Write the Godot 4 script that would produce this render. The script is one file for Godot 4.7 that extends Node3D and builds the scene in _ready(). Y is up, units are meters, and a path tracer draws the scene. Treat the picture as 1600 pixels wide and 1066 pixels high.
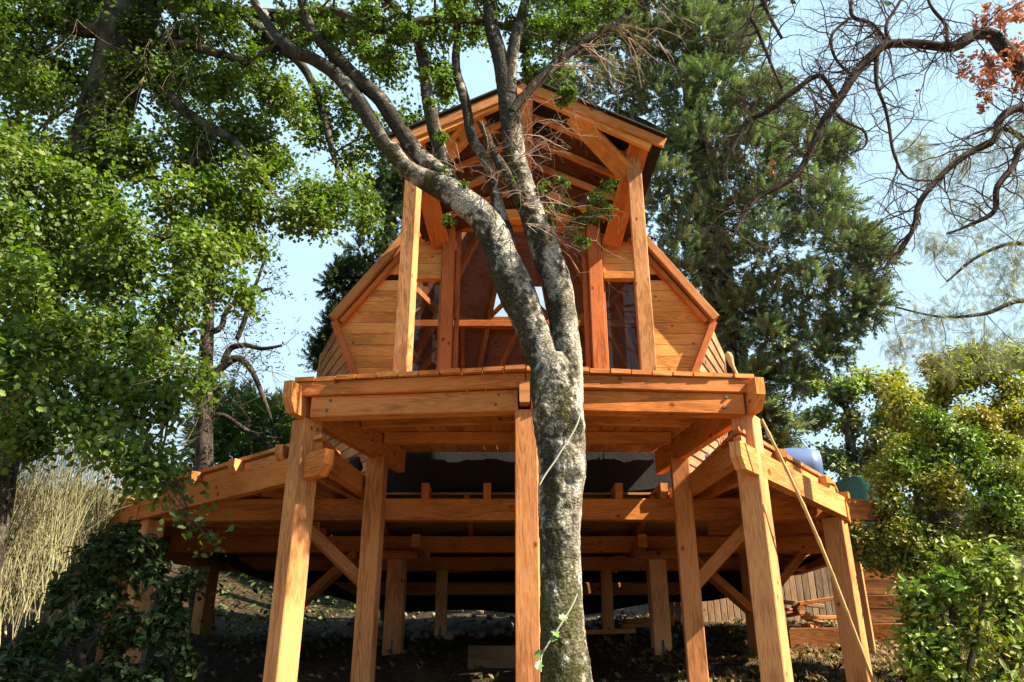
extends Node3D

# ------------------------------------------------------------------ helpers
var R := RandomNumberGenerator.new()
var N := FastNoiseLite.new()
var M := {}
var woods: Array = []
var taken := {}
var dents: Array = []

class Buf:
	var v := PackedVector3Array()
	var n := PackedVector3Array()
	var t := PackedVector2Array()
	var c := PackedColorArray()
	var i := PackedInt32Array()
	func vert(p: Vector3, nn: Vector3, uv := Vector2.ZERO, col := Color.WHITE) -> int:
		v.append(p); n.append(nn); t.append(uv); c.append(col)
		return v.size() - 1
	func tri(a: int, b: int, d: int) -> void:
		i.append(a); i.append(b); i.append(d)
	func face(p: Array, nn: Vector3, uv: Array, col := Color.WHITE) -> void:
		var k := v.size()
		for j in p.size():
			vert(p[j], nn, uv[j], col)
		for j in range(1, p.size() - 1):
			var fn: Vector3 = (p[j] - p[0]).cross(p[j + 1] - p[0])
			if fn.dot(nn) < 0.0:
				tri(k, k + j, k + j + 1)
			else:
				tri(k, k + j + 1, k + j)
	func mesh(m: Material) -> ArrayMesh:
		var a := []
		a.resize(Mesh.ARRAY_MAX)
		a[Mesh.ARRAY_VERTEX] = v; a[Mesh.ARRAY_NORMAL] = n; a[Mesh.ARRAY_TEX_UV] = t; a[Mesh.ARRAY_COLOR] = c; a[Mesh.ARRAY_INDEX] = i
		var out := ArrayMesh.new()
		out.add_surface_from_arrays(Mesh.PRIMITIVE_TRIANGLES, a)
		out.surface_set_material(0, m)
		return out

class Leaves:
	var x: Array[Transform3D] = []
	var c: PackedColorArray = PackedColorArray()

func numbered(parent: Node, called: String) -> String:
	var key := str(parent.get_instance_id()) + called
	var k: int = taken.get(key, -1) + 1
	taken[key] = k
	return called if k == 0 else "%s_%03d" % [called, k]

func tag(o: Node, label := "", category := "", group := "", kind := "") -> void:
	if label: o.set_meta("label", label)
	if category: o.set_meta("category", category)
	if group: o.set_meta("group", group)
	if kind: o.set_meta("kind", kind)

func thing(called: String, label: String, category: String, group := "") -> Node3D:
	var o := Node3D.new()
	o.name = numbered(self, called)
	add_child(o, true)
	tag(o, label, category, group)
	return o

func put(mesh: Mesh, called: String, parent: Node = self, label := "", kind := "") -> MeshInstance3D:
	var o := MeshInstance3D.new()
	o.mesh = mesh
	o.name = numbered(parent, called)
	parent.add_child(o, true)
	tag(o, label, "", "", kind)
	return o

func scatter(L: Leaves, mesh: Mesh, called: String, parent: Node) -> MultiMeshInstance3D:
	var mm := MultiMesh.new()
	mm.transform_format = MultiMesh.TRANSFORM_3D
	mm.use_colors = true
	mm.mesh = mesh
	mm.instance_count = L.x.size()
	for k in L.x.size():
		mm.set_instance_transform(k, L.x[k])
		mm.set_instance_color(k, L.c[k])
	var o := MultiMeshInstance3D.new()
	o.multimesh = mm
	o.name = numbered(parent, called)
	parent.add_child(o, true)
	o.set_meta("kind", "stuff")
	return o

func rv() -> Vector3:
	return Vector3(R.randfn(), R.randfn(), R.randfn()).normalized()

func anywood() -> Material:
	return woods[R.randi() % woods.size()]

# a squared timber from a to b with bevelled edges, its grain running along it
func bar(a: Vector3, b: Vector3, w: float, h: float, up := Vector3.UP, mat: Material = null, ch := 0.006) -> ArrayMesh:
	var d := (b - a).normalized()
	var s := d.cross(up).normalized()
	var u := s.cross(d)
	var hw := w / 2.0
	var hh := h / 2.0
	var q := [Vector2(-hw + ch, -hh), Vector2(hw - ch, -hh), Vector2(hw, -hh + ch), Vector2(hw, hh - ch), Vector2(hw - ch, hh), Vector2(-hw + ch, hh), Vector2(-hw, hh - ch), Vector2(-hw, -hh + ch)]
	var g := Buf.new()
	var o := Vector2(R.randf(), R.randf())
	var along := a.distance_to(b) / 3.0
	var per := 0.0
	for k in 8:
		var p0: Vector2 = q[k]
		var p1: Vector2 = q[(k + 1) % 8]
		var e := p1 - p0
		var nn := (s * e.y - u * e.x).normalized()
		if nn.dot(s * (p0.x + p1.x) + u * (p0.y + p1.y)) < 0.0: nn = -nn
		var w0 := per / 0.5 + o.y
		per += e.length()
		var w1 := per / 0.5 + o.y
		g.face([a + s * p0.x + u * p0.y, b + s * p0.x + u * p0.y, b + s * p1.x + u * p1.y, a + s * p1.x + u * p1.y], nn, [Vector2(o.x, w0), Vector2(o.x + along, w0), Vector2(o.x + along, w1), Vector2(o.x, w1)])
	for side in 2:
		var at := a if side == 0 else b
		var ps := []
		var us := []
		for p in q:
			ps.append(at + s * p.x + u * p.y)
			us.append(Vector2(o.x + p.x * 0.1, o.y + p.y * 3.0))
		g.face(ps, -d if side == 0 else d, us)
	return g.mesh(mat if mat else anywood())

func wood(parent: Node, called: String, a: Vector3, b: Vector3, w: float, h: float, up := Vector3.UP, mat: Material = null, label := "") -> MeshInstance3D:
	return put(bar(a, b, w, h, up, mat), called, parent, label)

# a flat board: four corners (the first edge is its length) and its thickness
func slab(q: Array, e: Vector3, mat: Material = null) -> ArrayMesh:
	var g := Buf.new()
	var o := Vector2(R.randf(), R.randf())
	var ax: Vector3 = (q[1] - q[0]).normalized()
	var nn: Vector3 = -e.normalized()
	var ay := nn.cross(ax)
	var uv := []
	for p in q:
		uv.append(o + Vector2((p - q[0]).dot(ax) / 3.0, (p - q[0]).dot(ay) / 0.5))
	g.face(q, nn, uv)
	var low := []
	var mid := Vector3.ZERO
	for p in q:
		low.append(p + e); mid += p / q.size()
	g.face(low, -nn, uv)
	for k in q.size():
		var p0: Vector3 = q[k]
		var p1: Vector3 = q[(k + 1) % q.size()]
		if p0.distance_to(p1) < 1e-5: continue
		var sn := (p1 - p0).cross(e).normalized()
		if sn.dot((p0 + p1) / 2.0 - mid) < 0.0: sn = -sn
		var l := p0.distance_to(p1) / 3.0
		g.face([p0, p1, p1 + e, p0 + e], sn, [o, o + Vector2(l, 0), o + Vector2(l, e.length() * 2.0), o + Vector2(0, e.length() * 2.0)])
	return g.mesh(mat if mat else anywood())

func smooth_line(p: Array, steps: int) -> Array:
	var out := []
	for k in p.size() - 1:
		var a: Vector4 = p[maxi(k - 1, 0)]
		var b: Vector4 = p[k]
		var c: Vector4 = p[k + 1]
		var d: Vector4 = p[mini(k + 2, p.size() - 1)]
		for j in steps:
			var t := float(j) / steps
			out.append(0.5 * (2.0 * b + (c - a) * t + (2.0 * a - 5.0 * b + 4.0 * c - d) * t * t + (3.0 * b - a - 3.0 * c + d) * t * t * t))
	out.append(p[p.size() - 1])
	return out

# a round limb through points (x, y, z, radius)
func tube(g: Buf, p: Array, sides: int, rough := 0.0, paint := -1, col := Color.WHITE) -> void:
	var k := g.v.size()
	var side := Vector3.ZERO
	var along := R.randf()
	var rings := p.size()
	for j in rings:
		var q: Vector4 = p[j]
		var at := Vector3(q.x, q.y, q.z)
		var q0: Vector4 = p[maxi(j - 1, 0)]
		var q1: Vector4 = p[mini(j + 1, rings - 1)]
		var d := Vector3(q1.x - q0.x, q1.y - q0.y, q1.z - q0.z).normalized()
		if j == 0:
			side = d.cross(Vector3(0.31, 0.2, 0.93)).normalized()
		else:
			var pr: Vector4 = p[j - 1]
			along += at.distance_to(Vector3(pr.x, pr.y, pr.z))
		side = (side - d * side.dot(d)).normalized()
		var up := d.cross(side)
		for s in sides + 1:
			var ang := TAU * float(s % sides) / sides
			var nn := side * cos(ang) + up * sin(ang)
			var r := q.w
			var spot := at + nn * r
			if rough > 0.0:
				r *= 1.0 + rough * (N.get_noise_3dv(spot * 9.0) * 1.3 + N.get_noise_3dv(spot * 34.0) * 0.6 + N.get_noise_3dv(spot * Vector3(190, 70, 190)) * 0.5)
				for q2 in dents:
					var dd: float = spot.distance_to(v3(q2)) / absf(q2.w)
					if dd < 3.0: r += signf(q2.w) * absf(q2.w) * 0.55 * exp(-dd * dd)
				spot = at + nn * r
			var tint := col
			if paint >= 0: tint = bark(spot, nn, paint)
			g.vert(spot, nn, Vector2(float(s) / sides * maxf(1.0, roundf(q.w * TAU / 0.3)), along / 0.3), tint)
	for j in rings - 1:
		for s in sides:
			var a := k + j * (sides + 1) + s
			var b := a + sides + 1
			g.tri(a, b, a + 1); g.tri(a + 1, b, b + 1)
	if rough > 0.0:
		for j in range(k, g.v.size()): g.n[j] = Vector3.ZERO
		for j in rings - 1:
			for s in sides:
				var a := k + j * (sides + 1) + s
				var b := a + sides + 1
				var fn := (g.v[b] - g.v[a]).cross(g.v[a + 1] - g.v[a])
				g.n[a] += fn; g.n[b] += fn; g.n[a + 1] += fn; g.n[b + 1] += fn
		for j in rings:
			var a := k + j * (sides + 1)
			var both := g.n[a] + g.n[a + sides]
			g.n[a] = both; g.n[a + sides] = both
		for j in range(k, g.v.size()):
			var q: Vector4 = p[(j - k) / (sides + 1)]
			var outw := g.v[j] - Vector3(q.x, q.y, q.z)
			g.n[j] = g.n[j].normalized() if g.n[j].dot(outw) > 0.0 else -g.n[j].normalized()

func bark(p: Vector3, nn: Vector3, kind: int) -> Color:
	var a := N.get_noise_3dv(p * Vector3(28, 12, 28)) * 1.2 + 0.4 * N.get_noise_3dv(p * 90.0) + 0.14 * N.get_noise_3dv(p * 250.0)
	var light := smoothstep(-0.3, 0.4, a)
	if kind == 0:      # grey bark with pale lichen, moss and painted shade
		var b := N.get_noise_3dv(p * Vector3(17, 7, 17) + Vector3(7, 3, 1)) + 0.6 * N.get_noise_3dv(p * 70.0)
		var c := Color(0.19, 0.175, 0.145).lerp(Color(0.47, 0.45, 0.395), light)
		c = c.lerp(Color(0.035, 0.032, 0.024), smoothstep(-0.08, 0.22, b - nn.x * 0.34 + clampf(p.y - 4.3, 0.0, 1.5) * 0.45) * 0.93)  # dark patches, with shade painted on the left side and upper limbs
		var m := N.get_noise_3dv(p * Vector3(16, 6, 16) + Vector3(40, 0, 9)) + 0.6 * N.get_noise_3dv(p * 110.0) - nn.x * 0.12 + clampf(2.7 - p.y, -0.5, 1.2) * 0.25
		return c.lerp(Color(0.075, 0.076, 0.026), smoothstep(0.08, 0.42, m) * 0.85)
	if kind == 1:      # dark rough bark
		return Color(0.035, 0.03, 0.024).lerp(Color(0.15, 0.135, 0.11), light)
	return Color(0.04, 0.032, 0.028).lerp(Color(0.12, 0.095, 0.08), light)

# a crooked limb that keeps branching; tips collects where twigs end
func branchy(g: Buf, p: Vector3, d: Vector3, length: float, r: float, depth: int, o: Dictionary, tips: Array) -> void:
	var segs: int = o.get("segs", 5 if r > 0.006 else 4)
	var pts := [Vector4(p.x, p.y, p.z, r)]
	var dirs := [d]
	var q := p
	for k in segs:
		d = (d + rv() * o.wob + Vector3(0, o.grav, 0)).normalized()
		q += d * length / segs
		pts.append(Vector4(q.x, q.y, q.z, lerpf(r, r * 0.45, float(k + 1) / segs)))
		dirs.append(d)
	tube(g, pts, 6 if r > 0.012 else (4 if r > 0.005 else 3), 0.0, -1, o.col)
	tips.append([pts[pts.size() - 1], d, pts[pts.size() / 2]])
	if depth <= 0: return
	for k in int(o.kids) + R.randi() % 2:
		var at := 1 + R.randi() % segs
		var side := (rv() - d * 0.2).normalized()
		var nd: Vector3 = (dirs[at] * 0.75 + side * o.spread).normalized()
		branchy(g, Vector3(pts[at].x, pts[at].y, pts[at].z), nd, length * R.randf_range(0.45, 0.75), pts[at].w * 0.62, depth - 1, o, tips)

func leaf_at(L: Leaves, p: Vector3, lean: Vector3, size: float, base: Color, vary := 0.35) -> void:
	var nn := (lean + rv() * 0.8).normalized()
	var x := nn.cross(rv()).normalized()
	var s := size * R.randf_range(0.45, 1.3)
	L.x.append(Transform3D(Basis(x, nn, x.cross(nn)) * s, p))
	var k := R.randf_range(1.0 - vary, 1.0 + vary)
	L.c.append(Color(base.r * k * R.randf_range(0.85, 1.25), base.g * k, base.b * k * R.randf_range(0.8, 1.2)))

# a leafy mass at the end of a limb: twigs fan out from the limb and carry the leaves
func clump(g: Buf, L: Leaves, from: Vector3, c: Vector3, rad: float, o: Dictionary) -> void:
	var mid := from.lerp(c, 0.5) + rv() * from.distance_to(c) * 0.12
	var r0: float = clampf(from.distance_to(c) * 0.012, 0.006, 0.03) * o.get("thick", 1.0)
	var limb := smooth_line([Vector4(from.x, from.y, from.z, r0), Vector4(mid.x, mid.y, mid.z, r0 * 0.7), Vector4(c.x, c.y, c.z, r0 * 0.3)], 4)
	tube(g, limb, 5, 0.0, -1, o.bark)
	for k in int(o.twigs):
		var root: Vector4 = limb[5 + R.randi() % 4]
		var s := Vector3(root.x, root.y, root.z)
		var e := c + rv() * rad * pow(R.randf(), 0.55) * R.randf_range(0.65, 1.4) * Vector3(1, o.get("flat", 1.0), 1)
		var m := s.lerp(e, 0.55) + rv() * rad * 0.12
		e.y -= rad * o.get("droop", 0.1)
		tube(g, [Vector4(s.x, s.y, s.z, 0.004), Vector4(m.x, m.y, m.z, 0.003), Vector4(e.x, e.y, e.z, 0.0015)], 3, 0.0, -1, o.bark)
		var lean := (Vector3.UP * 0.65 + (e - c).normalized() * 0.5 + rv() * 0.35).normalized()
		for j in int(o.leaves):
			var t := R.randf_range(0.45, 1.08)
			var at := m.lerp(e, (t - 0.5) / 0.5) if t > 0.5 else s.lerp(m, t / 0.5)
			leaf_at(L, at + rv() * o.loose * R.randf(), lean, o.size, o.col, o.get("vary", 0.35))

# more, smaller masses scattered between those of the list
func thicken(list: Array, each: int, spread: float, shrink := 0.8) -> Array:
	var out := []
	for q in list:
		var p: Vector4 = q
		var s := rv() * p.w * spread * 0.35
		out.append(Vector4(p.x + s.x, p.y + s.y, p.z + s.z, p.w * R.randf_range(0.8, 1.1)))
		for k in each:
			s = rv() * p.w * spread
			out.append(Vector4(p.x + s.x, p.y + s.y, p.z + s.z, p.w * shrink * R.randf_range(0.6, 1.1)))
	return out

func v3(q: Vector4) -> Vector3:
	return Vector3(q.x, q.y, q.z)

func nearest(limbs: Array, p: Vector3) -> Vector3:
	var best := Vector3.ZERO
	var far := 1e9
	for l in limbs:
		for q in l:
			var d := v3(q).distance_to(p)
			if d < far:
				far = d; best = v3(q)
	return best

# ---- leaf shapes, about one metre long before they are scaled
func lobed_leaf(m: Material) -> ArrayMesh:
	var g := Buf.new()
	var half := [Vector2(0.0, -0.5), Vector2(0.16, -0.42), Vector2(0.40, -0.30), Vector2(0.30, -0.08), Vector2(0.5, 0.12), Vector2(0.26, 0.2), Vector2(0.2, 0.4), Vector2(0.0, 0.55)]
	for s in [-1.0, 1.0]:
		var nn := Vector3(-s * 0.25, 1, 0).normalized()
		for k in 7:
			var a: Vector2 = half[k]
			var b: Vector2 = half[k + 1]
			g.face([Vector3(0, 0, 0), Vector3(a.x * s, a.x * 0.22, a.y), Vector3(b.x * s, b.x * 0.22, b.y)], nn, [a, a, b])
	return g.mesh(m)

func oval_leaf(m: Material, w := 0.3) -> ArrayMesh:
	var g := Buf.new()
	for s in [-1.0, 1.0]:
		var nn := Vector3(-s * 0.3, 1, 0).normalized()
		g.face([Vector3(0, 0, -0.5), Vector3(w * 0.8 * s, 0.06, -0.2), Vector3(w * s, 0.08, 0.1), Vector3(w * 0.55 * s, 0.03, 0.35), Vector3(0, -0.05, 0.55)], nn, [Vector2.ZERO, Vector2.ZERO, Vector2.ZERO, Vector2.ZERO, Vector2.ZERO])
	return g.mesh(m)

# a feathery conifer spray: a stem with rows of soft scale-leaved twiglets
func spray(m: Material, n: int, w: float, seed_: int) -> ArrayMesh:
	var r := RandomNumberGenerator.new()
	r.seed = seed_
	var g := Buf.new()
	for k in n:
		var t := float(k) / n
		var base := Vector3(0, 0.1 * t * t, t)
		var ang := r.randf() * TAU
		var out := Vector3(cos(ang), sin(ang) * 0.7 + 0.15, 0.9).normalized()
		var len_ := (0.42 * (1.0 - 0.55 * t)) * r.randf_range(0.6, 1.15)
		var tip := base + out * len_
		var sd := out.cross(Vector3(r.randf() - 0.5, 1, r.randf() - 0.5)).normalized() * w
		var nn := (Vector3(cos(ang) * 0.8, 1.0, 0.3)).normalized()
		g.face([base - sd * 0.5, base.lerp(tip, 0.5) - sd, tip, base.lerp(tip, 0.5) + sd, base + sd * 0.5], nn, [Vector2.ZERO, Vector2.ZERO, Vector2.ZERO, Vector2.ZERO, Vector2.ZERO])
	return g.mesh(m)

func pinnate_leaf(m: Material, pairs: int) -> ArrayMesh:
	var g := Buf.new()
	for k in pairs:
		var t := float(k) / pairs
		for s in [-1.0, 1.0]:
			var b := Vector3(0, -0.25 * t * t, t)
			var e := b + Vector3(s * 0.2 * (1.0 - 0.4 * t), -0.04, 0.06)
			g.face([b, b.lerp(e, 0.5) + Vector3(0, 0, 0.026), e, b.lerp(e, 0.5) - Vector3(0, 0, 0.026)], Vector3(s * 0.2, 1, 0).normalized(), [Vector2.ZERO, Vector2.ZERO, Vector2.ZERO, Vector2.ZERO])
	return g.mesh(m)

func tuft(m: Material, blades: int, seed_: int) -> ArrayMesh:
	var r := RandomNumberGenerator.new()
	r.seed = seed_
	var g := Buf.new()
	for k in blades:
		var a := r.randf() * TAU
		var o := Vector3(cos(a), 0, sin(a))
		var s := Vector3(-o.z, 0, o.x) * 0.009
		var b := o * r.randf() * 0.25
		var mid := b + o * r.randf() * 0.3 + Vector3(0, r.randf_range(0.3, 0.6), 0)
		var tip := mid + o * r.randf_range(0.1, 0.6) + Vector3(0, r.randf_range(-0.1, 0.5), 0)
		g.face([b - s, mid - s * 0.7, tip, mid + s * 0.7, b + s], (o * 0.6 + Vector3.UP).normalized(), [Vector2.ZERO, Vector2.ZERO, Vector2.ZERO, Vector2.ZERO, Vector2.ZERO])
	return g.mesh(m)

# ---- procedural materials
func grain(seed_: int, knots: int) -> ImageTexture:
	R.seed = seed_
	var w := 1024
	var h := 256
	var img := Image.create(w, h, false, Image.FORMAT_RGB8)
	var ks := []
	for k in knots:
		ks.append([R.randf(), R.randf(), R.randf_range(0.012, 0.028)])
	var ph := [R.randf() * TAU, R.randf() * TAU, R.randf() * TAU]
	var off := R.randf() * 50.0
	var pith := R.randf_range(-0.3, 0.3)
	for x in w:
		var u := float(x) / w
		var dep := 0.075 + 0.014 * sin(TAU * u + ph[0]) + 0.006 * sin(TAU * 3.0 * u + ph[1])
		var wig := 0.010 * sin(TAU * 2.0 * u + ph[2])
		var cx := cos(TAU * u)
		var sx := sin(TAU * u)
		for y in h:
			var v := absf(2.0 * float(y) / h - 1.0)
			var lat := (v - 0.5 + pith) * 0.25 + wig
			var r := sqrt(lat * lat + dep * dep)
			var dark := 0.0
			for k in ks:
				var du := absf(u - k[0])
				du = minf(du, 1.0 - du) * 3.0
				if du < 0.15:
					var dv: float = (v - k[1]) * 0.25
					var q: float = (du * du * 0.5 + dv * dv) / (k[2] * k[2])
					r += 0.02 * exp(-q * 0.35)
					dark = maxf(dark, exp(-q * 4.0))
			r += 0.0025 * N.get_noise_3d(cx * 3.0 + off, sx * 3.0, v * 7.0)
			var ring := fposmod(r * 130.0, 1.0)
			var late := smoothstep(0.35, 0.92, ring) * (1.0 - smoothstep(0.93, 1.0, ring))
			var fib := N.get_noise_3d(cx * 14.0 + off, sx * 14.0, v * 95.0 + off)
			var blot := N.get_noise_3d(cx * 1.4 + off, sx * 1.4, v * 2.0 - off)
			var k2 := 1.0 + 0.24 * fib + 0.3 * blot
			var c := Color(0.98, 0.95, 0.90).lerp(Color(0.80, 0.66, 0.52), late * 0.5)
			c = c.lerp(Color(0.62, 0.60, 0.58), smoothstep(0.12, 0.5, N.get_noise_3d(cx * 2.2 - off, sx * 2.2, v * 9.0 + off)) * 0.45)
			c = c.lerp(Color(0.42, 0.24, 0.14), dark * 0.8)
			img.set_pixel(x, y, Color(clampf(c.r * k2, 0, 1), clampf(c.g * k2, 0, 1), clampf(c.b * k2, 0, 1)))
	return ImageTexture.create_from_image(img)

func timber(tex: Texture2D, lin: Color, rough := 0.8) -> StandardMaterial3D:
	var m := StandardMaterial3D.new()
	m.albedo_color = lin.linear_to_srgb()
	m.albedo_texture = tex
	m.roughness = rough
	m.metallic_specular = 0.2
	m.normal_enabled = true
	m.normal_texture = M.fibre
	m.normal_scale = 0.35
	m.uv1_scale = Vector3(1, 1, 1)
	return m

func noise_tex(freq: float, low: Color, high: Color, seed_: int, normal := false, strength := 4.0) -> NoiseTexture2D:
	var f := FastNoiseLite.new()
	f.seed = seed_
	f.frequency = freq
	f.fractal_octaves = 5
	var t := NoiseTexture2D.new()
	t.width = 512; t.height = 512
	t.seamless = true
	t.noise = f
	if normal:
		t.as_normal_map = true
		t.bump_strength = strength
	else:
		var gr := Gradient.new()
		gr.set_color(0, low); gr.set_color(1, high)
		gr.set_offset(0, 0.25); gr.set_offset(1, 0.75)
		t.color_ramp = gr
	return t

func plain(lin: Color, rough := 0.8, spec := 0.4) -> StandardMaterial3D:
	var m := StandardMaterial3D.new()
	m.albedo_color = lin.linear_to_srgb()
	m.roughness = rough
	m.metallic_specular = spec
	return m

func leafy(back: float, rough := 0.45, spec := 0.35, tintb := Color(0.9, 1.0, 0.35)) -> StandardMaterial3D:
	var m := StandardMaterial3D.new()
	m.vertex_color_use_as_albedo = true
	m.roughness = rough
	m.metallic_specular = spec
	m.cull_mode = BaseMaterial3D.CULL_DISABLED
	m.backlight_enabled = back > 0.0
	m.backlight = Color(tintb.r * back, tintb.g * back, tintb.b * back)
	return m

func barky(scale := 1.0) -> StandardMaterial3D:
	var m := StandardMaterial3D.new()
	m.vertex_color_use_as_albedo = true
	m.albedo_texture = M.bark_tex
	m.normal_enabled = true
	m.normal_texture = M.bark_bump
	m.normal_scale = 1.0
	m.roughness = 0.9
	m.metallic_specular = 0.2
	m.uv1_scale = Vector3(scale, scale, 1)
	return m

func ground_height(x: float, fwd: float) -> float:
	var px := [-60.0, 0.0, 4.0, 6.0, 8.0, 10.0, 12.0, 15.0, 20.0, 30.0, 50.0, 90.0]
	var py := [-4.0, 0.0, 0.9, 1.28, 1.56, 1.78, 2.0, 2.55, 4.3, 6.0, 8.5, 10.5]
	var y := py[11] as float
	for k in 11:
		if fwd < px[k + 1]:
			y = lerpf(py[k], py[k + 1], clampf((fwd - px[k]) / (px[k + 1] - px[k]), 0.0, 1.0))
			break
	return y + 0.07 * N.get_noise_2d(x * 9.0, fwd * 9.0) + clampf(-x - 3.5, 0.0, 3.0) * 0.22 + clampf(x - 5.0, 0.0, 4.0) * 0.1

func on_ground(x: float, fwd: float) -> Vector3:
	return Vector3(x, ground_height(x, fwd), -fwd)

# ------------------------------------------------------------------ the scene
func _ready() -> void:
	R.seed = 11
	N.seed = 5
	N.frequency = 0.25
	N.fractal_octaves = 3
	# camera
	var cam := Camera3D.new()
	cam.name = "camera"
	cam.position = Vector3(0, 1.6, 0)
	cam.rotation_degrees = Vector3(22.67, 0, 0)
	cam.fov = 47.9
	cam.near = 0.05
	cam.far = 400.0
	add_child(cam)
	cam.current = true
	# sky and sun
	var sky := ProceduralSkyMaterial.new()
	sky.sky_top_color = Color(0.44, 0.528, 0.585)
	sky.sky_horizon_color = Color(0.497, 0.564, 0.595)
	sky.sky_curve = 0.22
	sky.sky_energy_multiplier = 1.0
	sky.ground_bottom_color = Color(0.16, 0.14, 0.1)
	sky.ground_horizon_color = Color(0.4, 0.4, 0.36)
	sky.sun_angle_max = 12.0
	var env := Environment.new()
	env.background_mode = Environment.BG_SKY
	env.sky = Sky.new()
	env.sky.sky_material = sky
	env.tonemap_mode = Environment.TONE_MAPPER_LINEAR
	env.tonemap_exposure = 4.1
	env.sdfgi_enabled = true
	env.ssao_enabled = true
	env.ssil_enabled = true
	var we := WorldEnvironment.new()
	we.name = "world"
	we.environment = env
	add_child(we)
	var sun := DirectionalLight3D.new()
	sun.name = "sun"
	sun.light_energy = 1.6
	sun.light_color = Color(1.0, 0.93, 0.82)
	sun.light_angular_distance = 0.5
	sun.shadow_enabled = true
	add_child(sun)
	var to_sun := Vector3(0.695, 0.682, 0.226).normalized()
	sun.look_at_from_position(to_sun * 20.0, Vector3.ZERO)
	make_materials()
	make_ground()
	make_upper_deck()
	make_lower_deck()
	make_house()
	make_yard()
	make_front_tree()
	make_left_tree()
	make_right_trees()
	make_conifers()
	make_background()
	make_bushes()

func make_materials() -> void:
	M.fibre = noise_tex(0.02, Color.BLACK, Color.WHITE, 3, true, 3.0)
	M.bark_tex = noise_tex(0.03, Color(0.62, 0.61, 0.59), Color(1, 1, 1), 8)
	M.bark_bump = noise_tex(0.035, Color.BLACK, Color.WHITE, 9, true, 9.0)
	var g := [grain(21, 5), grain(22, 9), grain(23, 3)]
	R.seed = 77
	var tints := [Color(0.530, 0.209, 0.065), Color(0.550, 0.237, 0.088), Color(0.470, 0.172, 0.052), Color(0.560, 0.260, 0.104), Color(0.430, 0.163, 0.056), Color(0.510, 0.219, 0.079), Color(0.460, 0.223, 0.099), Color(0.560, 0.223, 0.067), Color(0.480, 0.200, 0.074), Color(0.420, 0.191, 0.081)]
	for k in 10:
		woods.append(timber(g[k % 3], tints[k]))
	M.posts = [timber(g[0], Color(0.540, 0.256, 0.113)), timber(g[2], Color(0.490, 0.223, 0.095)), timber(g[1], Color(0.570, 0.298, 0.144))]
	M.red = timber(g[2], Color(0.42, 0.135, 0.05), 0.5)
	M.pine = [timber(g[1], Color(0.660, 0.312, 0.095), 0.5), timber(g[0], Color(0.620, 0.279, 0.081), 0.5), timber(g[2], Color(0.680, 0.335, 0.113), 0.5)]
	M.siding = [timber(g[2], Color(0.42, 0.30, 0.20), 0.8), timber(g[0], Color(0.38, 0.27, 0.185), 0.8), timber(g[2], Color(0.46, 0.32, 0.21), 0.8)]
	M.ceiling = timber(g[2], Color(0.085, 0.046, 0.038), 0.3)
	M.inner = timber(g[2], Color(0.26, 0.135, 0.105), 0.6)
	M.ply = timber(g[1], Color(0.42, 0.25, 0.12), 0.75)
	M.grey = [timber(g[0], Color(0.24, 0.18, 0.13), 0.85), timber(g[1], Color(0.20, 0.155, 0.12), 0.85), timber(g[2], Color(0.30, 0.21, 0.14), 0.85)]
	M.felt = plain(Color(0.016, 0.016, 0.018), 0.75, 0.3)
	M.felt.normal_enabled = true
	M.felt.normal_texture = M.fibre
	M.felt.normal_scale = 0.5
	M.steel = plain(Color(0.10, 0.10, 0.10), 0.6)
	M.steel.metallic = 0.9
	M.glass = StandardMaterial3D.new()
	M.glass.transparency = BaseMaterial3D.TRANSPARENCY_ALPHA
	M.glass.albedo_color = Color(0.10, 0.10, 0.10, 0.25)
	M.glass.roughness = 0.02
	M.clear = M.glass.duplicate()
	M.clear.albedo_color = Color(0.9, 0.95, 0.95, 0.05)
	M.glass.metallic_specular = 0.35
	M.twig = StandardMaterial3D.new()
	M.twig.vertex_color_use_as_albedo = true
	M.twig.roughness = 0.9
	M.twig.metallic_specular = 0.2
	M.bark = barky()
	M.leaf = leafy(0.95)
	M.gloss = leafy(0.7, 0.5, 0.3)
	M.needle = leafy(0.6, 0.7, 0.25, Color(0.9, 1.0, 0.6))
	M.dry = leafy(0.5, 0.8, 0.2, Color(1, 0.8, 0.5))
	var iv := plain(Color(0.10, 0.17, 0.04), 0.45)
	iv.cull_mode = BaseMaterial3D.CULL_DISABLED
	M.ivy = lobed_leaf(iv)

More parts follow.
